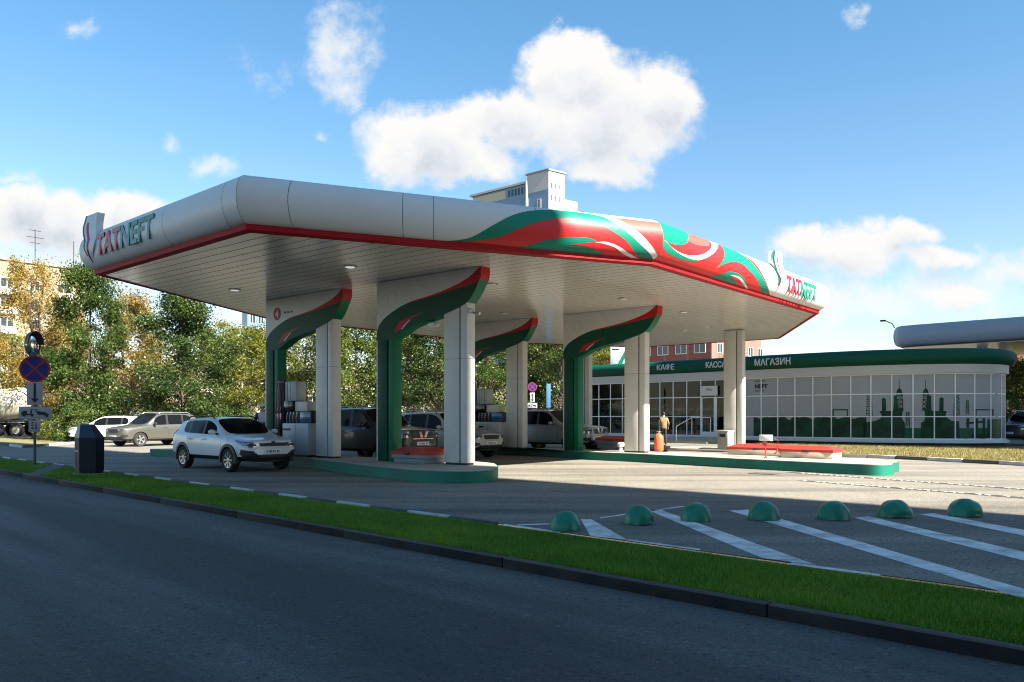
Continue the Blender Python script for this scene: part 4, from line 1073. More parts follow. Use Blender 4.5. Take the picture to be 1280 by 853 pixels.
grass('lawn_grass', [(min(q[0] for q in lp), max(q[0] for q in lp), min(q[1] for q in lp), max(q[1] for q in lp), 420)], DRYG, .05, .12, .012, lp, .04)
def kerbline(name, pts, first=0, lens=2.2):
    b = MB(); k = first
    for i in range(len(pts) - 1):
        a, c = pts[i], pts[i + 1]; L_ = (c - a).length; d = (c - a).normalized(); n_ = max(1, round(L_ / lens)); s = L_ / n_
        for j in range(n_):
            M = Matrix.Translation(a) @ Matrix.Rotation(math.atan2(d.y, d.x), 4, 'Z')
            b.box((j * s + .01, -.07, -.1), ((j + 1) * s - .01, .07, .12), k % 2, .015, M); k += 1
    o = b.build(name, [STW, STD]); setp(o, kind='structure'); return o
kerbline('lawn_kerb', k0, 1, 2.0)
# verge of dry grass along the far lane
f0 = [G(-60, 553), G(0, 555), G(40, 559), G(92, 554)]
polysheet('far_lawn', [G(-300, 546), G(-120, 552)] + f0[1:] + [G(116, 551.5), G(100, 546), G(40, 546), G(-200, 541)], .05, LAWN)
kerbline('far_kerb', [G(-120, 552), G(0, 556), G(28, 560), G(60, 557.5), G(92, 555)], 0, 2.4)

# ================================================================ second canopy beyond the shop
c_ = thing('second_canopy', 'blue-grey rounded canopy rising behind the shop roof', 'canopy', (28.7, 60, 0), R(-44.6))
prof = [(-.3, 6.75)] + [(.30 * math.cos(R(-85 + 17 * k)), 7.55 + .74 * math.sin(R(-85 + 17 * k))) for k in range(11)] + [(-.5, 8.3)]
outl = [(0.6, 14), (.1, 12.5), (0, 11.5), (0, 1.6), (.15, .6), (.6, .15), (1.6, 0), (30, 0), (30, 14)]
b = MB(); rows = []
for i, p in enumerate(outl):
    a, q, e = Vector(outl[max(i - 1, 0)]), Vector(p), Vector(outl[min(i + 1, len(outl) - 1)]); d = (e - a).normalized(); n_ = Vector((-d.y, d.x)) * -1
    n_ = Vector((d.y, -d.x))
    rows.append([b.bm.verts.new((q.x + n_.x * o_, q.y + n_.y * o_, z)) for o_, z in prof])
for i in range(len(rows) - 1):
    for j in range(len(prof) - 1): b.bm.faces.new((rows[i][j], rows[i + 1][j], rows[i + 1][j + 1], rows[i][j + 1]))
b.build('fascia', mk('fascia_bluegrey', (.27, .31, .38), .4, var=.05), c_, sharp=40)
b = MB(); b.prism([(.2 + p[0] * .99, p[1] + .15) for p in outl], 6.70, 6.78); b.build('dark_trim', mk('trim_dark_red', (.05, .012, .014), .5), c_)
b = MB(); b.prism([(.3 + p[0] * .98, p[1] + .2) for p in outl], 6.66, 6.70); b.build('soffit', SOFFIT, c_)
b = MB(); b.prism([(p[0], p[1]) for p in outl], 8.22, 8.3); b.build('roof_deck', CONC, c_)
for x, y in ((5, 4), (16, 4), (5, 10), (16, 10)):
    b = MB(); b.box((x - .3, y - .3, 0), (x + .3, y + .3, 6.7), 0, .02); b.build('column', COLW, c_)
t_ = thing('roof_lamp', 'small lamp arm sticking out over the second canopy', 'lamp', (28.4, 60.3, 8.2), 0)
b = MB(); b.tube([(0.6, 0, 0), (.4, 0, .35), (-.1, 0, .55)], .04, 6); b.build('arm', GREYM, t_); b = MB(); b.box((-.5, -.1, .5), (-.1, .1, .62), 0, .03); b.build('head', DARKM, t_)

# ================================================================ buildings
def building(name, label, corner, dl, ll, dr, lr, h, wall_l, wall_r, wins, group=None, cat='building', parapet=.5, extra=None):
    """corner nearest the camera; dl/dr unit directions of the two facades"""
    dl = Vector((*dl, 0)).normalized(); dr = Vector((*dr, 0)).normalized()
    t_ = thing(name, label, cat, corner, 0, group)
    A = Vector((0, 0, 0)); B = dl * ll; Cc = dr * lr; D = B + Cc
    Z = Vector((0, 0, h))
    b = MB(); b.face([A, B, B + Z, A + Z], 0); b.face([A, Cc, Cc + Z, A + Z], 1); b.face([B, D, D + Z, B + Z], 1); b.face([Cc, D, D + Z, Cc + Z], 0)
    b.build('wall', [wall_l, wall_r], t_, sharp=None)
    b = MB(); o_ = .25
    q = [A - dl * o_ - dr * o_, B + dl * o_ - dr * o_, D + dl * o_ + dr * o_, Cc - dl * o_ + dr * o_]
    lo = [p + Z for p in q]; hi = [p + Z + Vector((0, 0, parapet)) for p in q]
    b.face(lo); b.face(hi)
    for i in range(4): b.face([lo[i], lo[(i + 1) % 4], hi[(i + 1) % 4], hi[i]])
    b.build('roof', mk('roof_edge', (.22, .21, .2), .8), t_, sharp=None)
    protos = {}
    for (face, s, z, w_, hh, kind) in wins:
        d, n_ = (dl, -dr) if face == 'l' else (dr, -dl)
        n_ = n_ - d * n_.dot(d); n_.normalize()
        M = Matrix(((d.x, 0, -n_.x, 0), (d.y, 0, -n_.y, 0), (0, 1, 0, 0), (0, 0, 0, 1)))
        key = (face, w_, hh, kind)
        if key not in protos:
            b = MB(); e = .09
            for (x0, x1, y0, y1) in ((0, w_, 0, e), (0, w_, hh - e, hh), (0, e, e, hh - e), (w_ - e, w_, e, hh - e), (w_ / 2 - e / 2, w_ / 2 + e / 2, e, hh - e)):
                b.box((x0, y0, -.05), (x1, y1, .08))
            if kind == 'balcony': b.box((-.2, -1.1, -.9), (w_ + .2, 0, -.05), 1)
            fo = b.build('balcony' if kind == 'balcony' else 'window', [MULL, mk('balcony_panel', (.6, .6, .58), .7)], t_, sharp=None); fo.matrix_local = M
            b = MB(); b.face([(e, e, .0), (w_ - e, e, .0), (w_ - e, hh - e, .0), (e, hh - e, .0)])
            po = b.build('pane', GLASS, fo, sharp=None); protos[key] = fo
        else:
            fo = copy_tree(protos[key], t_)
        p = d * s; fo.matrix_local = Matrix.Translation((p.x, p.y, z)) @ M
        fo.location = (p + n_ * .03).to_tuple()[:2] + (z,)
    return t_
def brick_mat(name, c0, c1, mortar, sc=1.0):
    m, t, b = base_mat(name); tc = t.n('ShaderNodeTexCoord').outputs['Object']
    sp = t.n('ShaderNodeSeparateXYZ'); t.t.links.new(tc, sp.inputs[0])
    cb_ = t.n('ShaderNodeCombineXYZ', i_0=t.m('ADD', sp.outputs[0], sp.outputs[1]), i_1=sp.outputs[2])
    br = t.n('ShaderNodeTexBrick', i_Scale=sc, i_Color1=c4(c0), i_Color2=c4(c1), i_Mortar=c4(mortar)); br.inputs['Mortar Size'].default_value = .012
    t.t.links.new(cb_.outputs[0], br.inputs['Vector'])
    nz = t.noise(tc, .3, 5, .6)
    t.set(b.inputs['Base Color'], t.mix(1.0, br.outputs[0], t.m('MULTIPLY_ADD', nz, .6, .7), 'MULTIPLY')); b.inputs['Roughness'].default_value = .9
    return m
BEIGE = brick_mat('beige_brick', (.27, .215, .15), (.235, .185, .13), (.25, .21, .165), 2)
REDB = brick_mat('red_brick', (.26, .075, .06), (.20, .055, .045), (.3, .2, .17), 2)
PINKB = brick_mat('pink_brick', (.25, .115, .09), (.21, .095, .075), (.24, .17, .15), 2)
BLUEP = mk('blue_render', (.16, .25, .36), .8, var=.08, scale=.2); WREND = mk('white_render', (.46, .455, .44), .8, var=.06, scale=.2); GREYR = mk('grey_render', (.42, .41, .41), .8, var=.06, scale=.2)
wl = [('r', .6 + i * 4.2, z, 1.9 if i % 2 == 0 else 1.5, 1.6, 'balcony' if i % 2 == 0 else 'w') for z in (9.5, 12.6, 15.7, 18.8, 21.9) for i in range(5)]
bb = building('apartment_block', 'long beige brick apartment block with roof aerials behind the golden tree', (-86, 118, 0), (-.8, .6), 12, (.62, .78), 22, 26.2, BEIGE, BEIGE, wl)
for i, (dx, hh) in enumerate(((14.5, 5.5), (20.5, 4.6), (24.5, 3.2))):
    t_ = thing('roof_aerial', ['tall rooftop aerial with cross bars on the beige block', 'thin plain rooftop aerial mast on the beige block', 'shortest rooftop aerial on the beige block'][i], 'aerial', Vector((-86, 118, 26.6)) + Vector((.62, .78, 0)).normalized() * dx + Vector((-1, .8, 0)), R(50), 'aerials on the beige block')
    b = MB(); b.tube([(0, 0, 0), (0, 0, hh)], .06, 6); b.build('mast', DARKM, t_)
    if i != 1:
        b = MB()
        for z, w_ in ((hh - .2, .9), (hh - 1.3, 1.3), (hh - 2.2, .8)): b.tube([(-w_, 0, z), (w_, 0, z)], .05, 6)
        b.build('crossbar', DARKM, t_)
wl = [('l', 1.0 + i * 3.3, z, 2.0, 1.5, 'w') for z in (8.2, 11.2, 14.2) for i in range(12)] + [('r', 1.5 + i * 3.2, z, 1.6, 1.5, 'w') for z in (8.2, 11.2, 14.2) for i in range(5)]
building('brick_apartments', 'red brick apartment block seen between soffit and shop roof, one side sunlit', (30.1, 120, 0), (-.72, .69), 42, (.70, .71), 15.5, 19, REDB, PINKB, wl)  # paler brick on the sunlit side: sunlight put into its colour
tw = building('tower_block', 'tall white and blue tower block rising above the canopy edge', (8.3, 180, 0), (-.76, .65), 6.3, (.8, .6), 4.8, 57.2, BLUEP, WREND, [('r', .55, z, .9, 1.5, 'w') for z in (47.2, 50.4, 53.2)] + [('r', 1.75, z, .9, 1.5, 'w') for z in (47.2, 50.4, 53.2)] + [('r', 2.95, z, .9, 1.5, 'w') for z in (47.2, 50.4, 53.2)] + [('l', 2.2, 49.0, 1.1, 2.2, 'w')], parapet=.4)
dlv = Vector((-.76, .65, 0)).normalized(); drv = Vector((.8, .6, 0)).normalized()
b = MB(); p0 = dlv * 0 - drv * .03; p1 = dlv * 6.3 - drv * .03
b.face([p0 + Vector((0, 0, 53)), p1 + Vector((0, 0, 53)), p1 + Vector((0, 0, 57.2)), p0 + Vector((0, 0, 57.2))]); b.build('grey_upper_wall', GREYR, tw, sharp=None)
def wing(nm, o0, l, o1, r_, z, ml, mr):
    A = dlv * o0 + drv * o1; B = A + dlv * l; C_ = A + drv * r_; D = B + drv * r_; Z = Vector((0, 0, z)); b = MB()
    b.face([A, B, B + Z, A + Z], 0); b.face([A, C_, C_ + Z, A + Z], 1); b.face([B, D, D + Z, B + Z], 1); b.face([C_, D, D + Z, C_ + Z], 0); b.face([A + Z, B + Z, D + Z, C_ + Z], 1)
    return b.build(nm, [ml, mr], tw, sharp=None)
wing('wing', 6.6, 17.5, .5, 10, 55.6, BLUEP, WREND); wing('wing', .6, 6, 4.85, 4.4, 51.6, BLUEP, WREND)
rf = wing('wing_roof', 6.4, 18.4, .1, 10.8, .5, GREYR, GREYR); rf.location = (0, 0, 55.6)
for i in range(6):
    b = MB(); a = dlv * (7.0 + i * 1.0) + drv * .46; e = a + dlv * .6
    b.face([a + Vector((0, 0, 53.4)), e + Vector((0, 0, 53.4)), e + Vector((0, 0, 55.0)), a + Vector((0, 0, 55.0))]); b.build('window', GLASS, tw, sharp=None)
b = MB(); a = dlv * 13.4 + drv * .45; e = dlv * 24 + drv * .45
b.face([a + Vector((0, 0, 53.2)), e + Vector((0, 0, 53.2)), e + Vector((0, 0, 55.2)), a + Vector((0, 0, 55.2))]); b.build('loggia', mk('loggia_cream', (.45, .42, .33), .8), tw, sharp=None)
b = MB(); b.tube([dlv * 6.45 + drv * .2 + Vector((0, 0, 40)), dlv * 6.45 + drv * .2 + Vector((0, 0, 56))], .5, 8); b.build('shaft', WREND, tw)
building('glass_tower', 'blue glazed tower glimpsed past the canopy edge above the trees', (-66.5, 200, 0), (-.6, .8), 4, (.9, .45), 9, 31, mk('blue_curtain_wall', (.05, .12, .22), .15), mk('blue_curtain_wall_pale', (.12, .2, .3), .15), [('r', .6 + i * 2, z, 1.4, 2.4, 'w') for i in range(4) for z in (18, 21.5, 25, 27.8)])
lw = building('workshop', 'long low pale workshop with ribbed wall beyond the trees', (-31, 70, 0), (-.8, .6), 6, (.97, .24), 40, 5.2, WREND, mk('pale_sheet_wall', (.40, .355, .30), .8, var=.08), [('r', 3 + i * 5, 2.6, 1.4, 1.2, 'w') for i in range(7)])
b = MB()
d = Vector((.97, .24, 0)).normalized(); n_ = Vector((d.y, -d.x, 0))
for i in range(58):
    p = d * (.4 + i * .68) + n_ * .04; M = Matrix.Translation(p) @ Matrix.Rotation(math.atan2(d.y, d.x), 4, 'Z'); b.box((-.06, -.04, 0), (.06, .04, 5.1), 0, 0, M)
b.build('wall_ribs', mk('rib_grey', (.42, .38, .34), .8), lw, sharp=None)
bb2 = building('brick_building', 'pinkish brick building with a roof chimney past the end of the shop', (57.8, 92, 0), (.75, .66), 20, (.95, -.31), 34, 10.5, PINKB, REDB, [('r', 2 + i * 4, z, 1.6, 1.6, 'w') for i in range(5) for z in (3, 7)])
b = MB(); b.lathe([(.001, 10.5), (.9, 10.5), (.9, 15.0), (1.1, 15.0), (1.1, 15.5), (.001, 15.5)], 16, 0, Matrix.Translation((7.5, 6, 0))); b.build('chimney', mk('chimney_red', (.30, .07, .06), .8), bb2)
# blocks outside the picture that keep the road and the shop's curved end in shade
def shade_block(label, corner, du, lu, dv_, lv, h):
    wl = [('r', 2 + i * 3.4, z, 1.7, 1.6, 'w') for i in range(int((lv - 3) / 3.4)) for z in range(4, int(h) - 3, 6)][:60] + [('l', 2 + i * 3.4, z, 1.7, 1.6, 'w') for i in range(int((lu - 3) / 3.4)) for z in range(4, int(h) - 3, 6)][:40]
    return building('apartment_block', label, corner, du, lu, dv_, lv, h, PINKB, BEIGE, wl)
HS = Vector((.743, -.669, 0)); HP = Vector((.669, .743, 0))
c0 = HS * 22 + HP * 14.2
shade_block('tall apartment block across the road that shades the carriageway', (c0.x, c0.y, 0), (HS.x, HS.y), 14, (-HP.x, -HP.y), 46, 62)
c1 = HS * 24 + HP * 66  # second block is added out of view to shade the shop's curved end
shade_block('added unseen block beside the station that shades the curved end of the shop', (c1.x, c1.y, 0), (HS.x, HS.y), 14, (-HP.x, -HP.y), 26, 46)
# board with the green slash on the shop roof
t_ = thing('roof_sign', 'white roof board with green diagonal slash above the shop roof', 'sign', atd(775, 455, 56), R(-20))
W_ = .68
b = MB(); b.box((-W_, -.06, -.5), (W_, .06, 1.5), 0, .02); b.build('board', mk('board_white', (.6, .66, .7), .5), t_)
b = MB(); b.face([(-.35, -.065, -.4), (.0, -.065, -.4), (W_ - .02, -.065, 1.1), (W_ - .02, -.065, 1.48)]); b.build('slash', GREENF, t_, sharp=None)
b = MB(); b.box((-.55, -.066, .98), (-.05, -.062, 1.06)); b.build('small_print', INK, t_, sharp=None)
b = MB(); b.box((-.08, .0, -1.2), (.08, .12, .2)); b.build('post', GREYM, t_)
# ================================================================ trees and shrubs
LEAF = {
 'green': leaf_mat('leaf_green', (.018, .042, .008), (.055, .095, .015), (.20, .225, .045), .3),
 'dark': leaf_mat('leaf_dark', (.011, .030, .007), (.034, .066, .012), (.13, .165, .036), .25),
 'yellowgreen': leaf_mat('leaf_yellowgreen', (.042, .066, .010), (.115, .135, .020), (.28, .26, .05), .4),
 'gold': leaf_mat('leaf_gold', (.085, .070, .015), (.23, .165, .035), (.42, .30, .085), .4),
 'rust': leaf_mat('leaf_rust', (.075, .062, .016), (.20, .14, .032), (.36, .25, .07), .35)}
def crown_arrays(rng, H, base, rx, top_k, ncl, nlf, size, spread, upright=0.0, ragged=.35):
    """cluster centres along limbs, leaves round the clusters"""
    cl = []
    while len(cl) < ncl:
        z = rng.uniform(0, 1); a = rng.uniform(0, 2 * np.pi)
        prof = (np.sin(np.pi * min(1, (z * .80 + .14)) ** top_k)) ** .75
        lob = 1 + ragged * (np.sin(a * 3 + z * 9 + H) * .5 + np.sin(a * 5 - z * 13) * .35 + rng.normal(0, .3))
        r = rx * prof * lob * rng.uniform(.25, 1) ** .55
        cl.append((r * np.cos(a), r * np.sin(a), base + (H - base) * z))
    cl = np.array(cl)
    w = rng.uniform(.35, 1.6, ncl); cnt = np.maximum(3, (w / w.sum() * nlf).astype(int))
    P = np.repeat(cl, cnt, 0); N = len(P)
    off = rng.normal(0, 1, (N, 3)); off *= spread * np.repeat(rng.uniform(.55, 1.3, ncl), cnt)[:, None]; off[:, 2] *= .7 + upright
    return cl, P + off
def leaf_mesh(rng, pts, size):
    N = len(pts); s = size * rng.uniform(.6, 1.35, N)
    n = rng.normal(0, 1, (N, 3)); n[:, 2] += .35; n /= np.linalg.norm(n, axis=1)[:, None]
    t_ = np.cross(n, rng.normal(0, 1, (N, 3))); t_ /= np.linalg.norm(t_, axis=1)[:, None] + 1e-9; b_ = np.cross(n, t_)
    V = np.zeros((N, 4, 3), np.float32)
    V[:, 0] = pts - t_ * s[:, None]; V[:, 1] = pts + b_ * (s * .62)[:, None] + n * (s * .12)[:, None]; V[:, 2] = pts + t_ * s[:, None]; V[:, 3] = pts - b_ * (s * .62)[:, None] + n * (s * .12)[:, None]
    me = bpy.data.meshes.new('crown'); me.vertices.add(N * 4); me.vertices.foreach_set('co', V.ravel()); me.loops.add(N * 4)
    me.loops.foreach_set('vertex_index', np.arange(N * 4, dtype=np.int32)); me.polygons.add(N); me.polygons.foreach_set('loop_start', np.arange(0, N * 4, 4, dtype=np.int32)); me.update(); me.validate()
    return me
def tree_data(seed, H, base, rx, ncl, nlf, size, spread, top_k=.8, trunk=.14, forks=1, upright=.0, ragged=.35):
    rng = np.random.default_rng(seed); rnd = random.Random(seed)
    cl, pts = crown_arrays(rng, H, base, rx, top_k, ncl, nlf, size, spread, upright, ragged)
    cr = leaf_mesh(rng, pts, size)
    b = MB()
    for f in range(forks):
        lean = Vector((rnd.uniform(-.5, .5), rnd.uniform(-.5, .5), 0)) * (.4 if forks == 1 else 1.1)
        tp = [Vector((0, 0, -.1)) + lean * .05]
        for i in range(1, 9):
            k = i / 8; tp.append(Vector((lean.x * k + .12 * math.sin(i * 1.7 + seed), lean.y * k + .12 * math.cos(i * 2.1 + seed), H * .93 * k)))
        rad = [trunk * (1.35 if i == 0 else 1) * (1 - .9 * i / 8) / math.sqrt(forks) + .012 for i in range(9)]
        b.tube(tp, rad, 7)
        for j in range(f, len(cl), forks):
            c = Vector(cl[j].tolist()); k = max(.12, min(.92, (c.z - .55 * math.hypot(c.x, c.y) - .3) / (H * .93)))
            i0 = int(k * 8); p = tp[i0].lerp(tp[min(8, i0 + 1)], k * 8 - i0); md = p.lerp(c, .5) + Vector((0, 0, .12 * (c - p).length)); r0 = max(.014, trunk * .38 * (1 - k))
            b.tube([p, md, c], [r0, r0 * .6, .008], 4, cap=False)
    tm = b.bm; me = bpy.data.meshes.new('trunk'); tm.to_mesh(me); tm.free()
    return cr, me
TD = {
 'dense': [tree_data(11, 10.5, 1.2, 2.5, 100, 42000, .074, .40, .75, ragged=.42), tree_data(12, 9.5, 1.0, 2.9, 110, 42000, .076, .44, .7, ragged=.45)],
 'loose': [tree_data(21, 10, 2.3, 2.5, 90, 20000, .074, .40, .8), tree_data(22, 9, 2.5, 2.3, 80, 19000, .074, .38, .85), tree_data(23, 11, 2.8, 2.9, 95, 24000, .074, .44, .8)],
 'upright': [tree_data(31, 11.5, 3.3, 2.6, 120, 13000, .068, .26, 1.0, .2, 4, .9, .5)],
 'far': [tree_data(41, 9, 1.2, 3.3, 70, 12000, .115, .55, .7), tree_data(42, 10, 1.4, 3.0, 70, 12000, .115, .55, .75)],
 'bush': [tree_data(51, 2.6, .15, 1.5, 45, 8000, .065, .24, .6, .05, 3)]}
for kind in TD:
    for cr, tk in TD[kind]:
        for p in tk.polygons: p.use_smooth = True
def tree(label, kind, idx, leafk, loc, sc=1.0, scz=None, bark=None, name=None, grp='trees behind the station'):
    cr, tk = TD[kind][idx]
    t_ = thing(name or ('shrub' if kind == 'bush' else 'broadleaf_tree'), label, 'shrub' if kind == 'bush' else 'tree', loc, random.uniform(0, 6.28), grp)
    t_.scale = (sc, sc, scz or sc)
    for nm, me, mt in (('crown', cr, LEAF[leafk]), ('trunk', tk, bark or BARK)):
        m2 = me
        o = bpy.data.objects.new(nm, m2); COL.objects.link(o); o.parent = t_
        if not m2.materials: m2.materials.append(mt)
        o.material_slots[0].link = 'OBJECT'; o.material_slots[0].material = mt
    return t_
def base(px, Y): return Vector(((px - 640) / FPX * Y, Y, 0))
TL = [
 ('thin golden tree with upright branches behind the no-stopping sign', 'upright', 0, 'gold', 42, 52, 1.0, 1.0, BARK),
 ('tall dense green tree rising to the canopy tip behind the dark kiosk bin', 'dense', 0, 'green', 112, 50, .92, 1.06, BARK),
 ('rust coloured thin tree between the two dense green ones', 'loose', 0, 'rust', 163, 56, .95, 1.0, BARKP),
 ('broad dark green tree below the soffit edge, behind the parked grey off-roader', 'dense', 1, 'dark', 228, 50, .98, .95, BARK),
 ('yellow-green tree to the right of the dark green one, pale trunk', 'loose', 1, 'yellowgreen', 303, 55, 1.0, .88, BARKP),
 ('yellow tree showing through the first arch above the white dispenser', 'loose', 2, 'yellowgreen', 380, 58, .95, .9, BARKP),
 ('green tree with bare lower trunk between the first column and the green post', 'loose', 0, 'green', 444, 54, 1.05, .95, BARK),
 ('green tree seen inside the arch by the road, single straight trunk', 'loose', 2, 'green', 518, 56, .9, .9, BARK),
 ('dark tree seen inside the arch by the road, next to the white column', 'loose', 1, 'dark', 548, 52, 1.0, .95, BARK),
 ('green tree above the pearl white off-roader', 'loose', 0, 'green', 612, 60, 1.0, .95, BARK),
 ('shady green tree behind the blue road signs', 'dense', 0, 'dark', 672, 64, .9, .9, BARK),
 ('dark tree close to the green post by the shop', 'loose', 2, 'dark', 702, 62, .95, .95, BARK),
 ('yellowish tree at the corner of the shop roof', 'loose', 1, 'yellowgreen', 752, 78, 1.1, 1.0, BARKP),
 ('golden tree half hidden by the tall dense green one', 'loose', 0, 'gold', 82, 60, .95, .92, BARKP),
 ('ochre tree low behind the parked grey off-roader', 'loose', 1, 'rust', 192, 62, .95, .85, BARKP),
 ('yellow-green tree behind the bonnet of the white hatchback', 'loose', 2, 'yellowgreen', 272, 64, .95, .82, BARKP),
 ('green tree filling the gap left of the first arch', 'far', 0, 'yellowgreen', 330, 66, 1.0, .95, BARK),
 ('pale green tree low between the first two arches', 'far', 1, 'green', 415, 68, .9, .9, BARK),
 ('tree above the workshop wall in the arch by the road', 'far', 0, 'green', 490, 66, .95, 1.0, BARK),
 ('far tree between two white columns at the middle of the station', 'far', 1, 'yellowgreen', 585, 74, 1.0, 1.0, BARK),
 ('far tree beyond the silver off-roader', 'far', 0, 'green', 648, 80, 1.05, 1.0, BARK),
 ('far tree beyond the signs by the shop', 'far', 1, 'yellowgreen', 690, 84, 1.1, 1.0, BARK),
 ('far tree next to the golden one at the picture edge', 'far', 0, 'yellowgreen', 4, 66, .9, .9, BARK),
 ('far tree above the cement mixer', 'far', 1, 'gold', 62, 72, .9, .8, BARK),
 ('far tree behind the roof rails of the white hatchback', 'far', 0, 'green', 258, 80, 1.0, .85, BARK),
 ('bushy tree past the end of the shop', 'far', 1, 'green', 1272, 62, .7, .6, BARK),
 ('tall tree past the end of the shop, farther back', 'far', 0, 'yellowgreen', 1290, 74, .9, .75, BARK),
 ('pale leafed tree over the middle of the shop roof', 'loose', 1, 'gold', 912, 88, .8, .98, BARK),
]
for (lab, kind, i, lk, px, Y, s, sz, bk) in TL: tree(lab, kind, i, lk, base(px, Y), s, sz, bk)
BL = [('low leafy shrub under the dense tree behind the sign post', 96, 47, .8, 'green'), ('small shrub beside the dark kiosk bin', 72, 49, .7, 'yellowgreen'), ('dark shrub behind the white hatchback roof', 262, 52, .85, 'dark'), ('dark shrub left of the capped attendant', 300, 54, .8, 'dark'),
      ('shrub at the foot of the workshop wall', 470, 62, .7, 'green'), ('shrub near the white columns far back', 595, 64, .8, 'green'), ('shrub past the shop corner beside parked cars', 1268, 52, .6, 'green')]
for (lab, px, Y, s, lk) in BL: tree(lab, 'bush', 0, lk, base(px, Y), s, None, BARK, None, 'shrubs behind the station')
# treeline closing the view between the buildings
rng = np.random.default_rng(99); pts = []
for k in range(150):
    x = rng.uniform(-150, 190); y = rng.uniform(150, 190); h = rng.uniform(7, 12)
    P = rng.normal(0, 1, (200, 3)) * np.array([2.8, 2.8, h * .28]) + np.array([x, y, h * .5]); pts.append(P)
pts = np.concatenate(pts); pts = pts[pts[:, 2] > 0]
me = leaf_mesh(rng, pts, .55); o = bpy.data.objects.new('treeline', me); COL.objects.link(o); me.materials.append(LEAF['green']); setp(o, kind='stuff')
# ================================================================ vehicles
def car_paint(name, col, metal=.0, rough=.35):
    m, t, b = base_mat(name); b.inputs['Base Color'].default_value = c4(col); b.inputs['Roughness'].default_value = rough; b.inputs['Metallic'].default_value = metal
    b.inputs['Coat Weight'].default_value = .6; b.inputs['Coat Roughness'].default_value = .06; b.inputs['Specular IOR Level'].default_value = .4
    return m
def make_car(label, P, paint, loc, heading, name='parked_car', group='cars at the station', cat='car', detail=2):
    """car-local: x forward, y to its left; heading = yaw of +x"""
    root = thing(name, label, cat, loc, heading, group)
    L, W, H, wb, fo = P['L'], P['W'] / 2, P['H'], P['wb'], P['fo']
    xf = L / 2; ax_f = xf - fo; ax_r = ax_f - wb; rt = P.get('rt', .335); clad = P.get('clad', True)
    zb = P.get('zb', .24); bel = P['belt']; hd = P['hood']; cow = P['cow']; rs = P['roof0']; re = P['roof1']; rg = P['rear_glass']; tw = P.get('tw', .79)
    # stations: x, width factor, sill z, side mid z, shoulder z, then upper section kind
    def low(x, wf, zbot, zs): return [(0, zbot), (W * wf * .80, zbot), (W * wf * .975, zbot + (.15 if clad else .09)), (W * wf, zbot + .29), (W * wf * .995, zs - .10), (W * wf * .965, zs)]
    S = []
    def hood(x, wf, zbot, zh, inn=.45):
        S.append((x, low(x, wf, zbot, zh - .075) + [(W * wf * .90, zh - .03), (W * wf * max(.78, inn + .03), zh - .008), (W * wf * inn, zh + (.012 if inn < .5 else .0)), (0, zh + .02)]))
    def cab(x, wf, zbot, zbel, zro, tf, wtop=None):
        zt = zro - .085
        S.append((x, low(x, wf, zbot, zbel - .03) + [(W * wf * .925, zbel), (W * tf + .045, zt), (W * tf - .03, zro - .022), (0, zro + .012)] if False else low(x, wf, zbot, zbel - .03) + [(W * wf * .925, zbel), (W * tf + .035, zt), (W * tf - .035, zro - .02), (0, zro + .015)]))
    def seg(x, zh): return hd[0] + (hd[1] - hd[0]) * zh
    hood(xf, .60, zb + .14, P['nose']); hood(xf - .07, .80, zb + .04, P['nose'] + .03); hood(xf - .24, .93, zb, hd[0]); hood(ax_f + .02, .985, zb, hd[0] * .4 + hd[1] * .6); hood(cow + .22, 1.0, zb, hd[1] - .015); hood(cow, 1.0, zb, hd[1], .80)
    # windscreen
    n0 = len(S)
    mid = (cow + rs) / 2
    cab(mid, 1.0, zb, bel, (hd[1] + H) / 2 + .05, tw + .075); cab(rs, 1.0, zb, bel + .01, H - .035, tw)
    bp = P['bp']
    cab(bp + .05, 1.0, zb, bel + .02, H - .004, tw); cab(bp - .05, 1.0, zb, bel + .022, H - .002, tw)
    cp = P['cp']; cab(cp + .04, 1.0, zb, bel + .04, H - .01, tw - .005); cab(cp - .05, .995, zb, bel + .045, H - .012, tw - .01)
    dp = P['dp']; cab(dp, .985, zb, bel + .06, H - .035, tw - .03); cab(re, .975, zb, bel + .07, H - .06, tw - .045)
    n1 = len(S)
    zr = P['rear_sill']
    cab((re + rg) / 2, .965, zb + .02, bel + .07, (H - .06 + zr) / 2 + .06, tw + .01)
    hood(rg, .955, zb + .04, zr, .78); hood(-xf + .05, .90, zb + .06, zr - .10); hood(-xf, .74, zb + .16, zr - .24)
    bm = bmesh.new(); rows = []
    for (x, sec) in S:
        rows.append(([bm.verts.new((x, y, z)) for (y, z) in sec], [bm.verts.new((x, -y, z)) for (y, z) in sec[1:-1]]))
    K = len(S[0][1])
    mats = {'paint': 0, 'clad': 1, 'glass': 2, 'pillar': 3}
    cr = bm.edges.layers.float.new('crease_edge')
    def mat_for(i, j):
        xa, xb = S[i][0], S[i + 1][0]
        if j in (1,) or (clad and j == 2 and False): return 1
        if j == 0: return 1
        incab = n0 - 1 <= i < n1
        if j == 6 and n0 <= i < n1 - 1:
            if i in (n0 + 2,): return 3
            if i == n0 + 4: return 3
            return 2 if xb > P['side_end'] - .01 else 0
        if j == 8 and i in (n0 - 1, n0): return 2
        if j == 8 and i in (n1 - 1, n1): return 2
        return 0
    for i in range(len(S) - 1):
        (a, am), (c, cm_) = rows[i], rows[i + 1]
        for j in range(K - 1):
            f = bm.faces.new((a[j], c[j], c[j + 1], a[j + 1])); f.material_index = mat_for(i, j)
            A = lambda r, rm, q: r[q] if q in (0, K - 1) else rm[q - 1]
            f = bm.faces.new((A(a, am, j + 1), A(c, cm_, j + 1), A(c, cm_, j), A(a, am, j))); f.material_index = mat_for(i, j)
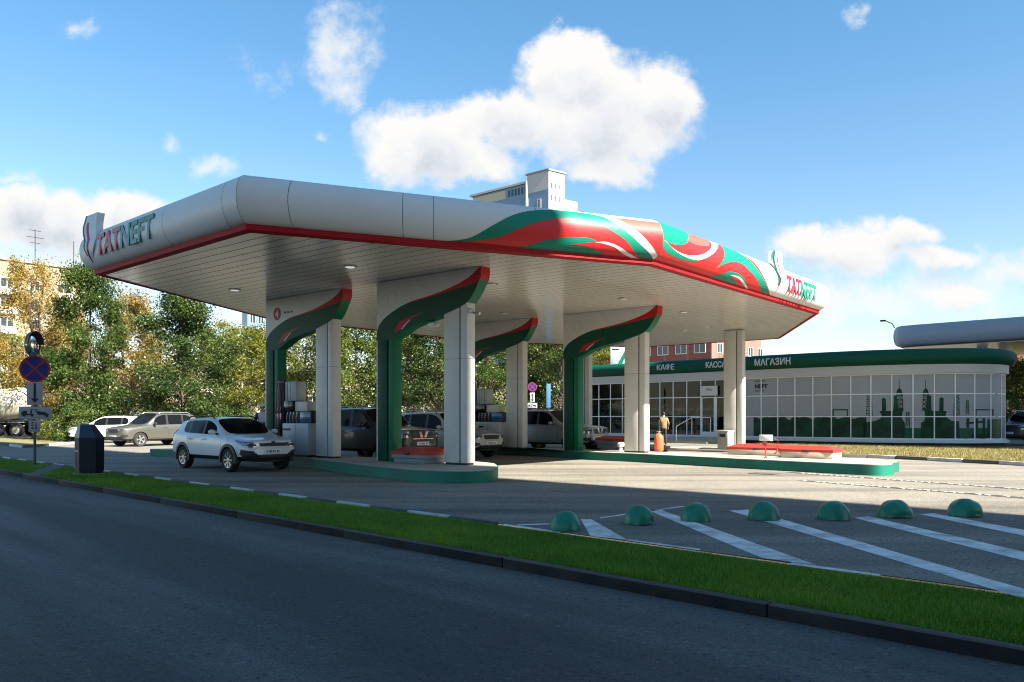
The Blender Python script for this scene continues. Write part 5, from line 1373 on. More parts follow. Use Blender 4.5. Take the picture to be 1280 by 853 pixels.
    for (rw, s) in ((rows[0], 1), (rows[-1], -1)):
        a, am = rw
        for j in range(K - 1):
            f = None
            A = a[j]; B_ = a[j + 1]; A2 = a[j] if j == 0 else am[j - 1]; B2 = a[K - 1] if j + 1 == K - 1 else am[j]
            vs = [A, B_, B2, A2]; q = []
            for v in vs:
                if v not in q: q.append(v)
            if len(q) >= 3:
                f = bm.faces.new(q); f.material_index = 0
    bmesh.ops.recalc_face_normals(bm, faces=bm.faces[:])
    for e in bm.edges:
        ms = set(f.material_index for f in e.link_faces)
        if len(ms) > 1: e[cr] = .92
    me = bpy.data.meshes.new('shell'); bm.to_mesh(me); bm.free()
    tmp = bpy.data.objects.new('shell', me); COL.objects.link(tmp)
    for m_ in (paint, BLACKP, CARGLASS, BLACKP): me.materials.append(m_)
    md = tmp.modifiers.new('s', 'SUBSURF'); md.levels = 2 if detail > 1 else 1; md.render_levels = md.levels
    cutb = MB()
    for xx in (ax_f, ax_r):
        for s in (-1, 1):
            M = Matrix.Translation((xx, s * (W + .1), rt)) @ Matrix.Rotation(R(90), 4, 'X')
            cutb.lathe([(.0005, -.42), (rt + .045, -.42), (rt + .045, .3), (.0005, .3)], 28, 0, M)
    bmesh.ops.remove_doubles(cutb.bm, verts=cutb.bm.verts[:], dist=.001)
    cut = cutb.build('cut', BLACKP); bo = tmp.modifiers.new('b', 'BOOLEAN'); bo.operation = 'DIFFERENCE'; bo.object = cut; bo.solver = 'EXACT'; bo.material_mode = 'TRANSFER'
    res = evald(tmp)
    bpy.data.objects.remove(tmp); bpy.data.objects.remove(cut)
    bmf = bmesh.new(); bmf.from_mesh(res); bvh = BVHTree.FromBMesh(bmf)
    names = [('body', 0, paint), ('lower_cladding', 1, BLACKP), ('glass', 2, CARGLASS), ('pillar_trim', 3, BLACKP)]
    slot = [m_.name if m_ else '' for m_ in res.materials]
    def split(idx):
        b2 = bmf.copy(); dl = [f for f in b2.faces if f.material_index not in idx]; bmesh.ops.delete(b2, geom=dl, context='FACES'); return b2
    def emit(b2, nm, mt, par=root, sharp=38):
        mm = bpy.data.meshes.new(nm); b2.to_mesh(mm); b2.free(); 
        for p in mm.polygons: p.material_index = 0
        mm.materials.clear()
        return meshobj(nm, mm, mt, par, sharp)
    nm_ = len(slot)
    body = emit(split([0]), 'body', paint)
    emit(split([1] + [k for k in range(4, nm_)]), 'lower_cladding', BLACKP)
    gb = split([2])
    # windows: the connected glass islands become parts of their own
    left = set(gb.faces); parts = []
    while left:
        st = [left.pop()]; isl = []
        while st:
            f = st.pop(); isl.append(f)
            for e in f.edges:
                for g in e.link_faces:
                    if g in left: left.discard(g); st.append(g)
        parts.append(isl)
    for isl in parts:
        if len(isl) < 4: continue
        c = sum((f.calc_center_median() for f in isl), Vector()) / len(isl)
        nm = 'windscreen' if abs(c.y) < .1 and c.x > bp else ('rear_window' if abs(c.y) < .1 else 'side_window')
        b2 = bmesh.new(); vm = {}
        for f in isl:
            b2.faces.new([vm.setdefault(v, None) or vm.__setitem__(v, b2.verts.new(v.co)) or vm[v] for v in f.verts])
        emit(b2, nm, CARGLASS)
    gb.free()
    pb_ = split([3]); emit(pb_, 'pillar_trim', BLACKP)
    # decals pressed on the shell
    def cast(o_, d_): 
        h = bvh.ray_cast(o_, d_, 6.0)
        return h[0] if h[0] is not None else None
    def castn(o_, d_, lift):
        h = bvh.ray_cast(o_, d_, 6.0)
        if h[0] is None: return None
        n_ = h[1] if h[1].dot(d_) < 0 else -h[1]
        return h[0] + (n_ * .6 - d_ * .4).normalized() * lift
    def decal(nm, mt, poly, d_, org, e1, lift=.006, step=.05, par=root, mirror=False, k=4):
        d_ = Vector(d_).normalized(); org = Vector(org); e1 = Vector(e1).normalized(); e2 = Vector((0, 0, 1))
        for s in ((1, -1) if mirror else (1,)):
            b = MB()
            def fm(x, z):
                p = org + e1 * x + e2 * z - d_ * 3; dd = d_.copy()
                if s < 0: p = Vector((p.x, -p.y, p.z)); dd = Vector((dd.x, -dd.y, dd.z))
                return castn(p, dd, lift + .004)
            patch(b.bm, poly, fm, (.028, .028))
            o = b.build(nm, mt, par, sharp=None)
            if not o.data.polygons: bpy.data.objects.remove(o)
    for s in (-1, 1):                                # door gaps, handles, mirrors
        lines = [[(cow - .02, zb + .16), (cow - .04, bel - .05)], [(bp, zb + .14), (bp, bel - .03)], [(cp + .10, zb + .44), (cp + .02, zb + .62), (cp + .02, bel - .02)], [(cow - .02, zb + .15), (ax_r + rt + .12, zb + .15), (ax_r + rt + .05, zb + .32), (cp + .10, zb + .44)]]
        b = MB()
        for ln in lines:
            pts = []
            for i in range(len(ln) - 1):
                n_ = max(2, int(math.dist(ln[i], ln[i + 1]) / .08))
                pts += [(ln[i][0] + (ln[i + 1][0] - ln[i][0]) * q / n_, ln[i][1] + (ln[i + 1][1] - ln[i][1]) * q / n_) for q in range(n_ + (i == len(ln) - 2))]
            hs = [cast(Vector((x, s * 3, z)), Vector((0, -s, 0))) for x, z in pts]; hs = [h + Vector((0, s * .002, 0)) for h in hs if h is not None]
            for i in range(len(hs) - 1):
                d_ = (hs[i + 1] - hs[i]).normalized(); n_ = d_.cross(Vector((0, 1, 0))) * .005
                b.face([hs[i] - n_, hs[i + 1] - n_, hs[i + 1] + n_, hs[i] + n_])
        b.build('door_gap', INK, body, sharp=None)
        for hx in (bp + .16, cp + .12):
            h = cast(Vector((hx, s * 3, bel - .11)), Vector((0, -s, 0)))
            if h is not None:
                b = MB(); b.box((hx - .10, h.y - .02, bel - .125), (hx + .10, h.y + s * .032, bel - .095), 0, .01); b.build('door_handle', paint if not P.get('chrome') else CHROME, root)
        b = MB(); my = W * .94; mx_ = cow - .34
        b.sphere((mx_, s * (my + .14), bel + .09), .1, 0, 2, (.75, 1.15, .75)); b.build('wing_mirror', P.get('mirror', paint), root, sharp=60)
        b = MB(); b.tube([(mx_ + .02, s * (my - .06), bel + .02), (mx_, s * (my + .06), bel + .05)], .03, 6); b.build('mirror_arm', BLACKP, root)
        if P.get('rails', True):
            b = MB(); yr = s * (W * tw - .03); b.tube([(rs - .02, yr, H - .05), (rs - .12, yr, H + .012), (bp, yr, H + .03), (dp + .15, yr, H + .015), (dp - .02, yr, H - .05)], .02, 6); b.build('roof_rail', P.get('railmat', BLACKP), root)
    # headlamps, grille, plate, tail lamps
    hz, hl = P['lamp_z'], P.get('lamp', [(-.30, -.05), (-.1, -.075), (.12, -.05), (.34, .075), (.36, .1), (.1, .06), (-.3, .02)])
    ho = Vector((xf - .16, W * .72, hz)); dd = Vector((-.72, -.69, 0)); e1 = Vector((-.69, .72, 0))
    decal('headlight', LAMPG, hl, dd, ho, e1, .008, .04, mirror=True)
    decal('headlight_lens', INK, [(-.2, -.045), (-.02, -.05), (.06, -.02), (-.06, .02), (-.2, .005)], dd, ho, e1, .012, .05, mirror=True)
    gw, g0, g1 = P['grille']; decal('grille', P.get('grillemat', BLACKP), [(-gw, g1), (-gw * .85, g0), (gw * .85, g0), (gw, g1), (0, g1 + .015)], (-1, 0, 0), (xf, 0, 0), (0, 1, 0), .008, .08)
    if P.get('intake', True):
        i0, i1 = zb + .05, zb + .21; decal('air_intake', BLACKP, [(-W * .62, i0), (W * .62, i0), (W * .5, i1), (-W * .5, i1)], (-1, 0, 0), (xf, 0, 0), (0, 1, 0), .01, .08)
        decal('bumper_trim', GREYM, [(-W * .5, i0 - .04), (W * .5, i0 - .04), (W * .54, i0 + .0), (-W * .54, i0 + .0)], (-1, 0, 0), (xf, 0, 0), (0, 1, 0), .016, .08)
    fg = Vector((xf - .12, W * .76, zb + .24)); decal('fog_lamp_recess', BLACKP, [(-.2, -.06), (.12, -.10), (.24, -.02), (.2, .11), (-.16, .06)] if clad else [(-.16, -.05), (.1, -.07), (.2, .0), (.17, .085), (-.14, .04)], dd, fg, e1, .008, .05, mirror=True)
    pz = P.get('plate_z', zb + .27); h = cast(Vector((4, 0, pz)), Vector((-1, 0, 0)))
    b = MB(); b.box((h.x - .02, -.26, pz - .056), (h.x + .012, .26, pz + .056), 0, .004); pl = b.build('number_plate', PLATE, root)
    b = MB()
    for y0 in (-.20, -.14, -.10, -.06, -.01, .04, .12, .16): b.box((h.x + .011, y0, pz - .03), (h.x + .0135, y0 + .026, pz + .03))
    b.build('plate_marks', INK, pl, sharp=None)
    b = MB(); h2 = cast(Vector((4, 0, P.get('badge_z', g1 + .06))), Vector((-1, 0, 0)))
    if h2 is not None:
        b.lathe([(.001, .0), (.055, .0), (.055, .012), (.001, .014)], 14, 0, Matrix.Translation(h2) @ Matrix.Rotation(R(90), 4, 'Y') @ Matrix.Diagonal((.55, 1, 1, 1))); b.build('badge', INK, root)
    tz_ = P.get('tail_z', zr - .05); decal('tail_light', TAILR, [(-.12, -.12), (.1, -.1), (.16, .12), (-.1, .1)], (.8, -.6, 0), (-xf + .1, W * .85, tz_), (.6, .8, 0), .008, .05, mirror=True)
    if P.get('extra'): P['extra'](root, decal, cast, xf, W, zb)
    # wheel arch trims and wheels
    for xx in (ax_f, ax_r):
        for s in (-1, 1):
            if clad:
                b = MB(); n_ = 22; prev = None
                for k in range(n_ + 1):
                    a = math.pi * (-.06 + 1.12 * k / n_); r0, r1 = rt + .035, rt + .115
                    q = []
                    for r_ in (r0, r1):
                        x, z = xx + r_ * math.cos(a), rt + r_ * math.sin(a); hh = cast(Vector((x, s * 3, max(z, zb + .06))), Vector((0, -s, 0))) 
                        y = hh.y if hh is not None and abs(hh.y) > W * .8 else s * W * .96
                        q.append((x, y, z))
                    ring_ = [Vector((q[0][0], s * (W * .80), q[0][2])), Vector((q[0][0], q[0][1] * 0 + s * (W + .006), q[0][2])), Vector((q[1][0], s * (W + .002), q[1][2])), Vector((q[1][0], s * (W * .90), q[1][2]))]
                    vs = [b.bm.verts.new(p) for p in ring_]
                    if prev:
                        for j in range(3): b.bm.faces.new((prev[j], vs[j], vs[j + 1], prev[j + 1]))
                    prev = vs
                b.build('arch_trim', BLACKP, root)
            M = Matrix.Translation((xx, s * (W - .115), rt)) @ Matrix.Rotation(R(-90 * s), 4, 'X')
            b = MB(); w2 = .105; b.lathe([(rt * .64, -w2), (rt * .93, -w2), (rt * .995, -w2 * .6), (rt, 0), (rt * .995, w2 * .6), (rt * .93, w2), (rt * .70, w2 * 1.02), (rt * .64, w2 * .9)], 36, 0, M); ty = b.build('wheel', RUBBER, root)
            b = MB(); ri = rt * .66; b.lathe([(ri, -w2 * .4), (ri, w2 * .93), (ri * .92, w2 * .88), (ri * .90, w2 * .2)], 36, 0, M)
            ns = P.get('spokes', 5)
            for k in range(ns):
                a0 = 2 * math.pi * k / ns; sw = P.get('spw', .2)
                def pt_(r_, da, z): return M @ Vector((r_ * math.cos(a0 + da), r_ * math.sin(a0 + da), z))
                z1, z0 = w2 * .86, w2 * .55
                up_ = [pt_(ri * .2, -sw * 1.6, z1 * .9), pt_(ri * .95, -sw * .8, z1), pt_(ri * .95, sw * .8, z1), pt_(ri * .2, sw * 1.6, z1 * .9)]; dn = [pt_(ri * .2, -sw * 1.6, z0), pt_(ri * .95, -sw * .8, z0), pt_(ri * .95, sw * .8, z0), pt_(ri * .2, sw * 1.6, z0)]
                b.face(up_); b.face(dn[::-1])
                for q in range(4): b.face([up_[q], up_[(q + 1) % 4], dn[(q + 1) % 4], dn[q]])
            b.lathe([(.001, w2 * .84), (ri * .26, w2 * .82), (ri * .28, w2 * .5)], 16, 0, M); b.build('rim', P.get('rim', ALLOY), ty)
            b = MB(); b.lathe([(.001, w2 * .12), (ri * .93, w2 * .12)], 24, 0, M); b.build('brake_disc', DARKM, ty)
    bmf.free()
    return root
HATCH = dict(L=4.30, W=1.76, H=1.49, wb=2.60, fo=.86, rt=.325, zb=.27, belt=.985, hood=(.885, 1.0), nose=.83, cow=.98, roof0=.16, bp=-.16, cp=-1.02, dp=-1.42, roof1=-1.72, rear_glass=-1.98, rear_sill=1.06, side_end=-1.42, lamp_z=.755, grille=(.44, .70, .785), spokes=8, spw=.16, clad=True, lamp=[(-.34, -.03), (-.1, -.085), (.10, -.07), (.34, .05), (.42, .12), (.1, .075), (-.3, .04)], plate_z=.56, badge_z=.815, tw=.74)
def lean(P, **k): q = dict(P); q.update(k); return q
SUVP = dict(L=4.57, W=1.86, H=1.70, wb=2.71, fo=.90, rt=.355, zb=.29, belt=1.06, hood=(.97, 1.10), nose=.91, cow=.98, roof0=.24, bp=-.16, cp=-1.08, dp=-1.60, roof1=-1.90, rear_glass=-2.13, rear_sill=1.10, side_end=-1.62, lamp_z=.86, grille=(.40, .70, .86), spokes=5, spw=.27, clad=False, plate_z=.50, badge_z=.80, tw=.76, railmat=GREYM, mirror=BLACKP)
RAV = lean(SUVP, L=4.60, H=1.69, belt=1.03, hood=(.90, 1.05), nose=.86, lamp_z=.82, lamp=[(-.20, -.07), (.06, -.085), (.28, .0), (.36, .11), (.1, .09), (-.2, .05)], grille=(.44, .70, .84), plate_z=.56, mirror=None)
BIG = dict(L=4.74, W=1.85, H=1.80, wb=2.85, fo=.85, rt=.38, zb=.36, belt=1.15, hood=(1.10, 1.20), nose=1.06, cow=.98, roof0=.34, bp=-.10, cp=-1.05, dp=-1.68, roof1=-2.05, rear_glass=-2.2, rear_sill=1.2, side_end=-1.75, lamp_z=.97, lamp=[(-.16, -.13), (.14, -.13), (.24, -.05), (.24, .09), (-.16, .09)], grille=(.46, .82, 1.02), spokes=6, spw=.22, clad=False, plate_z=.66, badge_z=.94, tw=.80, railmat=GREYM)
WP = car_paint('paint_white', (.66, .69, .70)); GP = car_paint('paint_grey_beige', (.125, .122, .108), .5); PP = car_paint('paint_pearl', (.44, .425, .39)); KP = car_paint('paint_black', (.008, .009, .010)); SP = car_paint('paint_silver', (.26, .285, .30), .6)
RAV['mirror'] = PP
def chevron(root, decal, cast, xf, W, zb):
    for s in (1,):
        decal('grille_chrome', CHROME, [(.10, 1.03), (.20, 1.03), (.13, .86), (.06, .84), (.02, .86)], (-1, 0, 0), (xf, 0, 0), (0, 1, 0), .02, .06, mirror=True)
    decal('grille_bar', CHROME, [(-.44, .80), (.44, .80), (.44, .82), (-.44, .82)], (-1, 0, 0), (xf, 0, 0), (0, 1, 0), .014, .08)
BIGB = lean(BIG, extra=chevron, mirror=KP)
hk = R(-45)
fw = G(289, 590); rw = G(232, 583.5)
make_car('white crossover hatchback with black arch trims standing in shade beside the first arch', HATCH, WP, (-8.077, 23.03, 0), R(-42), name='white_hatchback')
make_car('pearl white off-roader facing out between two islands', RAV, PP, UV(-18.5 - 2.3, 21.55), ANG, name='pearl_offroader')
make_car('black off-roader with chrome grille strips behind the green post nearest the road', BIGB, KP, UV(-17.9 - 2.37, 17.55), ANG, name='black_offroader')
make_car('dull silver off-roader in the lane beyond the sunlit island', lean(BIG, extra=chevron, mirror=SP), SP, UV(-17.4 - 2.37, 26.9), ANG, name='silver_offroader')
make_car('grey beige off-roader with five spoke wheels parked in sun by the trees', lean(SUVP, chrome=False), GP, (-18.6, 41.4, 0), R(-121), name='grey_offroader')
make_car('white car half hidden behind the grey beige one', lean(HATCH, clad=False, rails=False, H=1.55), WP, (-23.3, 46.2, 0), R(180), name='white_car', detail=1)
make_car('dark car cut by the picture edge beyond the shop end', lean(BIG), car_paint('paint_dark', (.03, .034, .04)), atd(1291, 521, 42) * 1 - Vector((0, 0, CAMH)), R(-150), name='dark_car', detail=1)
make_car('white car parked far beyond the shop end', lean(HATCH, clad=False), WP, atd(1270, 521, 66) - Vector((0, 0, CAMH)), R(-165), name='white_car', detail=1)
make_car('silver car parked farthest beyond the shop end', lean(SUVP), SP, atd(1268, 521, 76) - Vector((0, 0, CAMH)), R(20), name='silver_car', detail=1)
make_car('dull red car behind the capped attendant', lean(HATCH, clad=False, rails=False), car_paint('paint_maroon', (.12, .03, .035)), UV(-29.5, 27.5), ANG, name='red_car', detail=1)
# cement mixer lorry at the picture edge
t_ = thing('mixer_lorry', 'cream cement mixer lorry parked behind the golden tree', 'lorry', Vector((-37.6, 60.5, 0)), R(4), None)
CREAM = mk('drum_cream', (.58, .53, .43), .5, var=.12, tint=(.3, .26, .2), tvar=.4)
b = MB(); Md = Matrix.Translation((-.4, 0, 2.45)) @ Matrix.Rotation(R(90 - 12), 4, 'Y')
b.lathe([(.001, -3.2), (.75, -3.2), (1.15, -1.8), (1.25, -.4), (1.15, .8), (.62, 2.6), (.5, 3.0), (.001, 3.0)], 28, 0, Md); b.build('drum', CREAM, t_, sharp=50)
b = MB(); b.box((-7.5, -.45, .85), (3.0, .45, 1.15), 0, .03); b.box((-7.5, -1.1, 1.15), (2.2, 1.1, 1.25), 0, .02); b.build('chassis', DARKM, t_)
b = MB(); b.box((-8.6, -1.2, .7), (-6.6, 1.2, 2.9), 0, .15); b.build('cab', CREAM, t_)
b = MB(); b.box((-7.9, -1.21, 1.75), (-6.9, -1.195, 2.6)); b.build('cab_window', CARGLASS, t_)
b = MB(); b.tube([(2.2, -.9, 1.2), (2.3, -.5, 2.6), (2.6, 0, 2.9)], .07, 6); b.tube([(2.2, .9, 1.2), (2.3, .5, 2.6), (2.6, 0, 2.9)], .07, 6); b.tube([(2.7, 0, 2.6), (3.6, 0, 1.6)], [.3, .18], 10); b.build('chute', mk('chute_grey', (.4, .4, .38), .6), t_)
b = MB(); b.sphere((4.05, -.3, 2.35), .36, 0, 2); b.build('red_lamp', mk('lamp_red', (.5, .03, .02), .4), t_)
for x in (-6.4, -.9, .5):
    for s in (-1, 1):
        M = Matrix.Translation((x, s * 1.0, .52)) @ Matrix.Rotation(R(-90 * s), 4, 'X'); b = MB(); b.lathe([(.30, -.15), (.48, -.15), (.52, -.08), (.52, .08), (.48, .15), (.30, .15)], 28, 0, M); wh = b.build('wheel', RUBBER, t_)
        b = MB(); b.lathe([(.001, .06), (.14, .1), (.16, .02), (.28, .05), (.30, .14)], 20, 0, M); b.build('rim', CREAM, wh)
    b = MB(); b.lathe([(.60, -1.15), (.64, -1.15), (.64, -.8), (.60, -.8)], 16, 0, Matrix.Translation((x, 0, .52)) @ Matrix.Rotation(R(90), 4, 'X') @ Matrix.Rotation(R(180), 4, 'X'), math.pi) if False else b.box((x - .6, -1.18, 1.06), (x + .6, -.82, 1.1), 0, .02); b.build('mudguard', CREAM, t_)
# ================================================================ sign posts, kiosk bin
POSTM = mk('post_dark', (.07, .075, .085), .5, .4)
SBLUE = mk('sign_blue', (.012, .022, .17), .4, var=.05); SRED = mk('sign_red', (.38, .018, .03), .4, var=.05); SWHITE = mk('sign_plate', (.32, .34, .36), .5, var=.06)
def face_dir(p): return math.atan2(-p.x, p.y) + 0.0
def disc(b, c, r, y, mi=0, n=36, r0=0.0):
    for k in range(n):
        a0, a1 = 2 * math.pi * k / n, 2 * math.pi * (k + 1) / n
        if r0 > 0: b.face([(c[0] + r0 * math.cos(a0), y, c[1] + r0 * math.sin(a0)), (c[0] + r * math.cos(a0), y, c[1] + r * math.sin(a0)), (c[0] + r * math.cos(a1), y, c[1] + r * math.sin(a1)), (c[0] + r0 * math.cos(a1), y, c[1] + r0 * math.sin(a1))], mi)
        else: b.face([(c[0], y, c[1]), (c[0] + r * math.cos(a0), y, c[1] + r * math.sin(a0)), (c[0] + r * math.cos(a1), y, c[1] + r * math.sin(a1))], mi)
def signpost(label, loc, rz, zdisc, rd, plates, mirror, top, k=1.0):
    t_ = thing('road_sign', label, 'road sign', loc, rz, None)
    b = MB(); b.tube([(0, .04, -.1), (0, .04, top)], .034 * k, 10); b.build('pole', POSTM, t_)
    b = MB(); b.lathe([(.001, -.012), (rd, -.012), (rd, .012), (.001, .012)], 36, 0, Matrix.Translation((0, 0, zdisc)) @ Matrix.Rotation(R(90), 4, 'X')); ds = b.build('disc', GREYM, t_)
    b = MB(); disc(b, (0, zdisc), rd * .985, -.0135, 0); b.build('blue_field', SBLUE, ds, sharp=None)
    b = MB(); disc(b, (0, zdisc), rd * .985, -.0165, 0, 36, rd * .86)
    w_ = rd * .065
    for s in (-1, 1):
        d = Vector((math.cos(R(45 * s)), math.sin(R(45 * s)))); n_ = Vector((-d.y, d.x)) * w_; r_ = rd * .87
        for (a, c) in ((-r_, r_),):
            b.face([(d.x * a + n_.x, -.0150 - .0007 * s, zdisc + d.y * a + n_.y), (d.x * c + n_.x, -.0150 - .0007 * s, zdisc + d.y * c + n_.y), (d.x * c - n_.x, -.0150 - .0007 * s, zdisc + d.y * c - n_.y), (d.x * a - n_.x, -.0150 - .0007 * s, zdisc + d.y * a - n_.y)])
    b.build('red_cross', SRED, ds, sharp=None)
    for (kind, x0, x1, z0, z1) in plates:
        b = MB(); b.box((x0, -.012, z0), (x1, .008, z1), 0, .004); pl = b.build('plate', SWHITE, t_)
        cx, cz = (x0 + x1) / 2, (z0 + z1) / 2; W2, H2 = (x1 - x0) / 2, (z1 - z0) / 2; y = -.0145; b = MB()
        if kind in ('arrow', 'arrow2'):
            b.face([(cx - W2 * .16, y, cz - H2 * .45), (cx + W2 * .16, y, cz - H2 * .45), (cx + W2 * .16, y, cz + H2 * (.9 if kind == 'arrow' else .4)), (cx - W2 * .16, y, cz + H2 * (.9 if kind == 'arrow' else .4))])
            b.face([(cx - W2 * .5, y, cz - H2 * .42), (cx, y, cz - H2 * .85), (cx + W2 * .5, y, cz - H2 * .42)])
            if kind == 'arrow2': b.face([(cx - W2 * .5, y, cz + H2 * .38), (cx + W2 * .5, y, cz + H2 * .38), (cx, y, cz + H2 * .85)])
        elif kind == 'tow':                          # tow lorry lifting a car
            def q(L): b.face([(cx + W2 * p[0], y, cz + H2 * p[1]) for p in L])
            q([(-.85, -.35), (-.10, -.35), (-.10, -.15), (-.85, -.15)]); q([(-.85, -.14), (-.5, -.14), (-.5, .35), (-.72, .35), (-.85, .1)]); q([(-.3, -.14), (-.2, -.14), (-.2, .55), (-.3, .55)]); q([(-.19, .42), (.14, .42), (.14, .55), (-.19, .55)]); q([(.05, .1), (.12, .1), (.12, .41), (.05, .41)])
            q([(.1, -.15), (.75, -.5), (.85, -.2), (.62, .12), (.42, .2), (.2, .3), (.08, .1)])
            disc(b, (cx - W2 * .68, cz - H2 * .38), H2 * .2, y - .001, 0, 14); disc(b, (cx - W2 * .2, cz - H2 * .38), H2 * .2, y - .001, 0, 14); disc(b, (cx + W2 * .72, cz - H2 * .45), H2 * .2, y - .001, 0, 14); disc(b, (cx + W2 * .28, cz - H2 * .12), H2 * .2, y - .001, 0, 14)
        elif kind == 'marks':
            for z in (.5, .05, -.45): b.face([(cx - W2 * .55, y, cz + H2 * z), (cx - W2 * .15, y, cz + H2 * z), (cx - W2 * .15, y, cz + H2 * (z + .25)), (cx - W2 * .55, y, cz + H2 * (z + .25))])
            b.face([(cx + W2 * .15, y, cz - H2 * .6), (cx + W2 * .35, y, cz - H2 * .6), (cx + W2 * .35, y, cz + H2 * .6), (cx + W2 * .15, y, cz + H2 * .6)])
        b.build('pictogram', INK, pl, sharp=None, recalc=False)
    if mirror:
        zc, rr = mirror; Mm = Matrix.Translation((-.06, -.08, zc)) @ Matrix.Rotation(R(28), 4, 'Z') @ Matrix.Rotation(R(90), 4, 'X')
        El = Mm @ Matrix.Diagonal((.62, 1.0, 1, 1))
        b = MB(); b.lathe([(.001, .10), (rr * .35, .09), (rr * .7, .055), (rr * .94, .0)], 32, 0, El); b.build('mirror_face', mk('mirror_silver', (.8, .82, .84), .03, 1.0, var=.01), t_)
        b = MB(); b.lathe([(rr * .93, .01), (rr, .03), (rr, -.02), (.001, -.08)], 32, 0, El); b.build('mirror_back', mk('mirror_back', (.06, .04, .035), .5), t_)
        b = MB(); b.lathe([(rr * 1.0, -.02), (rr * 1.02, .20)], 20, 0, El @ Matrix.Rotation(R(0), 4, 'Z'), math.pi); b.build('hood', mk('mirror_hood', (.07, .03, .025), .5), t_)
        b = MB(); b.tube([(0, .04, zc - .1), (-.05, .0, zc)], .025, 6); b.build('bracket', POSTM, t_)
    return t_
p0 = G(43.5, 582); s0 = FPX / p0.y
zz_ = lambda py: CAMH + (HOR - py) / s0
signpost('no stopping sign with arrow and tow plates and oval traffic mirror on a dark pole', p0, face_dir(p0), zz_(461.5), 16.8 / s0, [('arrow', -8.5 / s0, 8.5 / s0, zz_(506.5), zz_(478)), ('tow', -17 / s0, 18 / s0, zz_(524.5), zz_(508.5)), ('marks', -6.5 / s0, 6 / s0, zz_(540), zz_(526))], (zz_(431), 15.5 / s0), zz_(445), 1.2)
p1 = base(665.5, 47); s1 = FPX / 47; z1_ = lambda py: CAMH + (HOR - py) / s1
signpost('second no stopping sign with two-way arrow plate seen past the white column', p1, face_dir(p1), z1_(484), 5.6 / s1, [('arrow2', -2.9 / s1, 2.9 / s1, z1_(503), z1_(491)), ('tow', -6 / s1, 6 / s1, z1_(510), z1_(504))], None, z1_(478), .8)
p2 = base(685.5, 50); s2 = FPX / 50; z2_ = lambda py: CAMH + (HOR - py) / s2
t_ = thing('blue_sign', 'narrow blue sign board standing before the dark trees', 'road sign', p2, face_dir(p2))
b = MB(); b.tube([(0, .05, 0), (0, .05, z2_(482))], .04, 8); b.build('pole', POSTM, t_); b = MB(); b.box((-2.6 / s2, -.02, z2_(510)), (2.6 / s2, .02, z2_(480)), 0, .02); b.build('board', mk('board_blue', (.06, .17, .34), .4), t_)
p3 = base(604, 62); t_ = thing('street_sign', 'small blue square sign on a pole beside the column of the middle arch', 'road sign', p3, face_dir(p3)); b = MB(); b.tube([(0, .05, 0), (0, .05, 6.0)], .06, 8); b.build('pole', GREYM, t_); b = MB(); b.box((-.32, -.02, 5.2), (.32, .02, 5.85), 0, .02); b.build('board', SBLUE, t_)
for px, Y, top, lab in ((153, 60, 8, 'thin grey lamp pole among the trees behind the grey off-roader'), (529.5, 60, 8.5, 'pale lamp pole inside the arch by the road')):
    t_ = thing('lamp_pole', lab, 'lamp post', base(px, Y), 0, 'lamp posts in the trees')
    b = MB(); b.tube([(0, 0, 0), (0, 0, top), (.5, 0, top + .5), (1.3, 0, top + .6)], [.09, .06, .045, .04], 8); b.build('pole', mk('lamp_pole_grey', (.5, .48, .42), .5), t_)
    b = MB(); b.box((1.2, -.12, top + .54), (1.8, .12, top + .68), 0, .04); b.build('head', GREYM, t_)
# dark hexagonal kiosk bin on the verge
p = G(109, 592.5); t_ = thing('kiosk_bin', 'dark navy hexagonal service kiosk with sloping cap on the grass verge', 'service kiosk', p, 0)
NAVY = mk('kiosk_navy', (.006, .009, .018), .5, var=.12, spec=.25); NAVYSKY = mk('kiosk_cap_sky_tint', (.012, .030, .062), .4, var=.1, spec=.4)  # cap bluer and lighter than the cabinet: reflected sky put into its colour
def kiosk(z, k, dx=0): return [(dx + k * x, k * y, z) for x, y in ((-.30, -.06), (-.05, -.30), (.34, -.22), (.40, .1), (.14, .34), (-.24, .24))]
b = MB(); r0_, r1_, r2_, r3_ = kiosk(.0, .93), kiosk(.10, 1.0), kiosk(.98, 1.0), kiosk(1.0, 1.0)
def band(b, A, B): 
    for i in range(6): b.face([A[i], A[(i + 1) % 6], B[(i + 1) % 6], B[i]])
band(b, r0_, kiosk(.08, .93)); 
for A, B in ((kiosk(.08, .98), kiosk(.95, 1.0)),): band(b, A, B)
b.face(kiosk(.08, .98)[::-1]); b.build('cabinet', NAVY, t_, sharp=20)
b = MB(); A = kiosk(.95, 1.0); T = kiosk(1.30, .56, -.06); T = [(x, y, z) for x, y, z in T]; band(b, A, T); b.face(T); b.build('cap', NAVYSKY, t_, sharp=20)
b = MB(); a = Vector(kiosk(.60, 1.0)[0]); c = Vector(kiosk(.60, 1.0)[1]); n_ = (c - a).cross(Vector((0, 0, 1))).normalized()
for x0, x1, z0, z1 in ((.10, .22, -.03, .04), (.26, .40, -.02, .03), (.44, .56, -.02, .03), (.60, .74, -.02, .03), (.78, .9, -.02, .03)):
    e0, e1 = a.lerp(c, x0) + n_ * .006, a.lerp(c, x1) + n_ * .006; b.face([e0 + Vector((0, 0, z0)), e1 + Vector((0, 0, z0)), e1 + Vector((0, 0, z1)), e0 + Vector((0, 0, z1))])
b.build('faded_marks', mk('faded_white', (.35, .38, .42), .5), t_, sharp=None, recalc=False)
b = MB(); b.prism([(x, y) for x, y, z in kiosk(0, 1.12)], -.03, .02); b.build('base', CONC, t_)

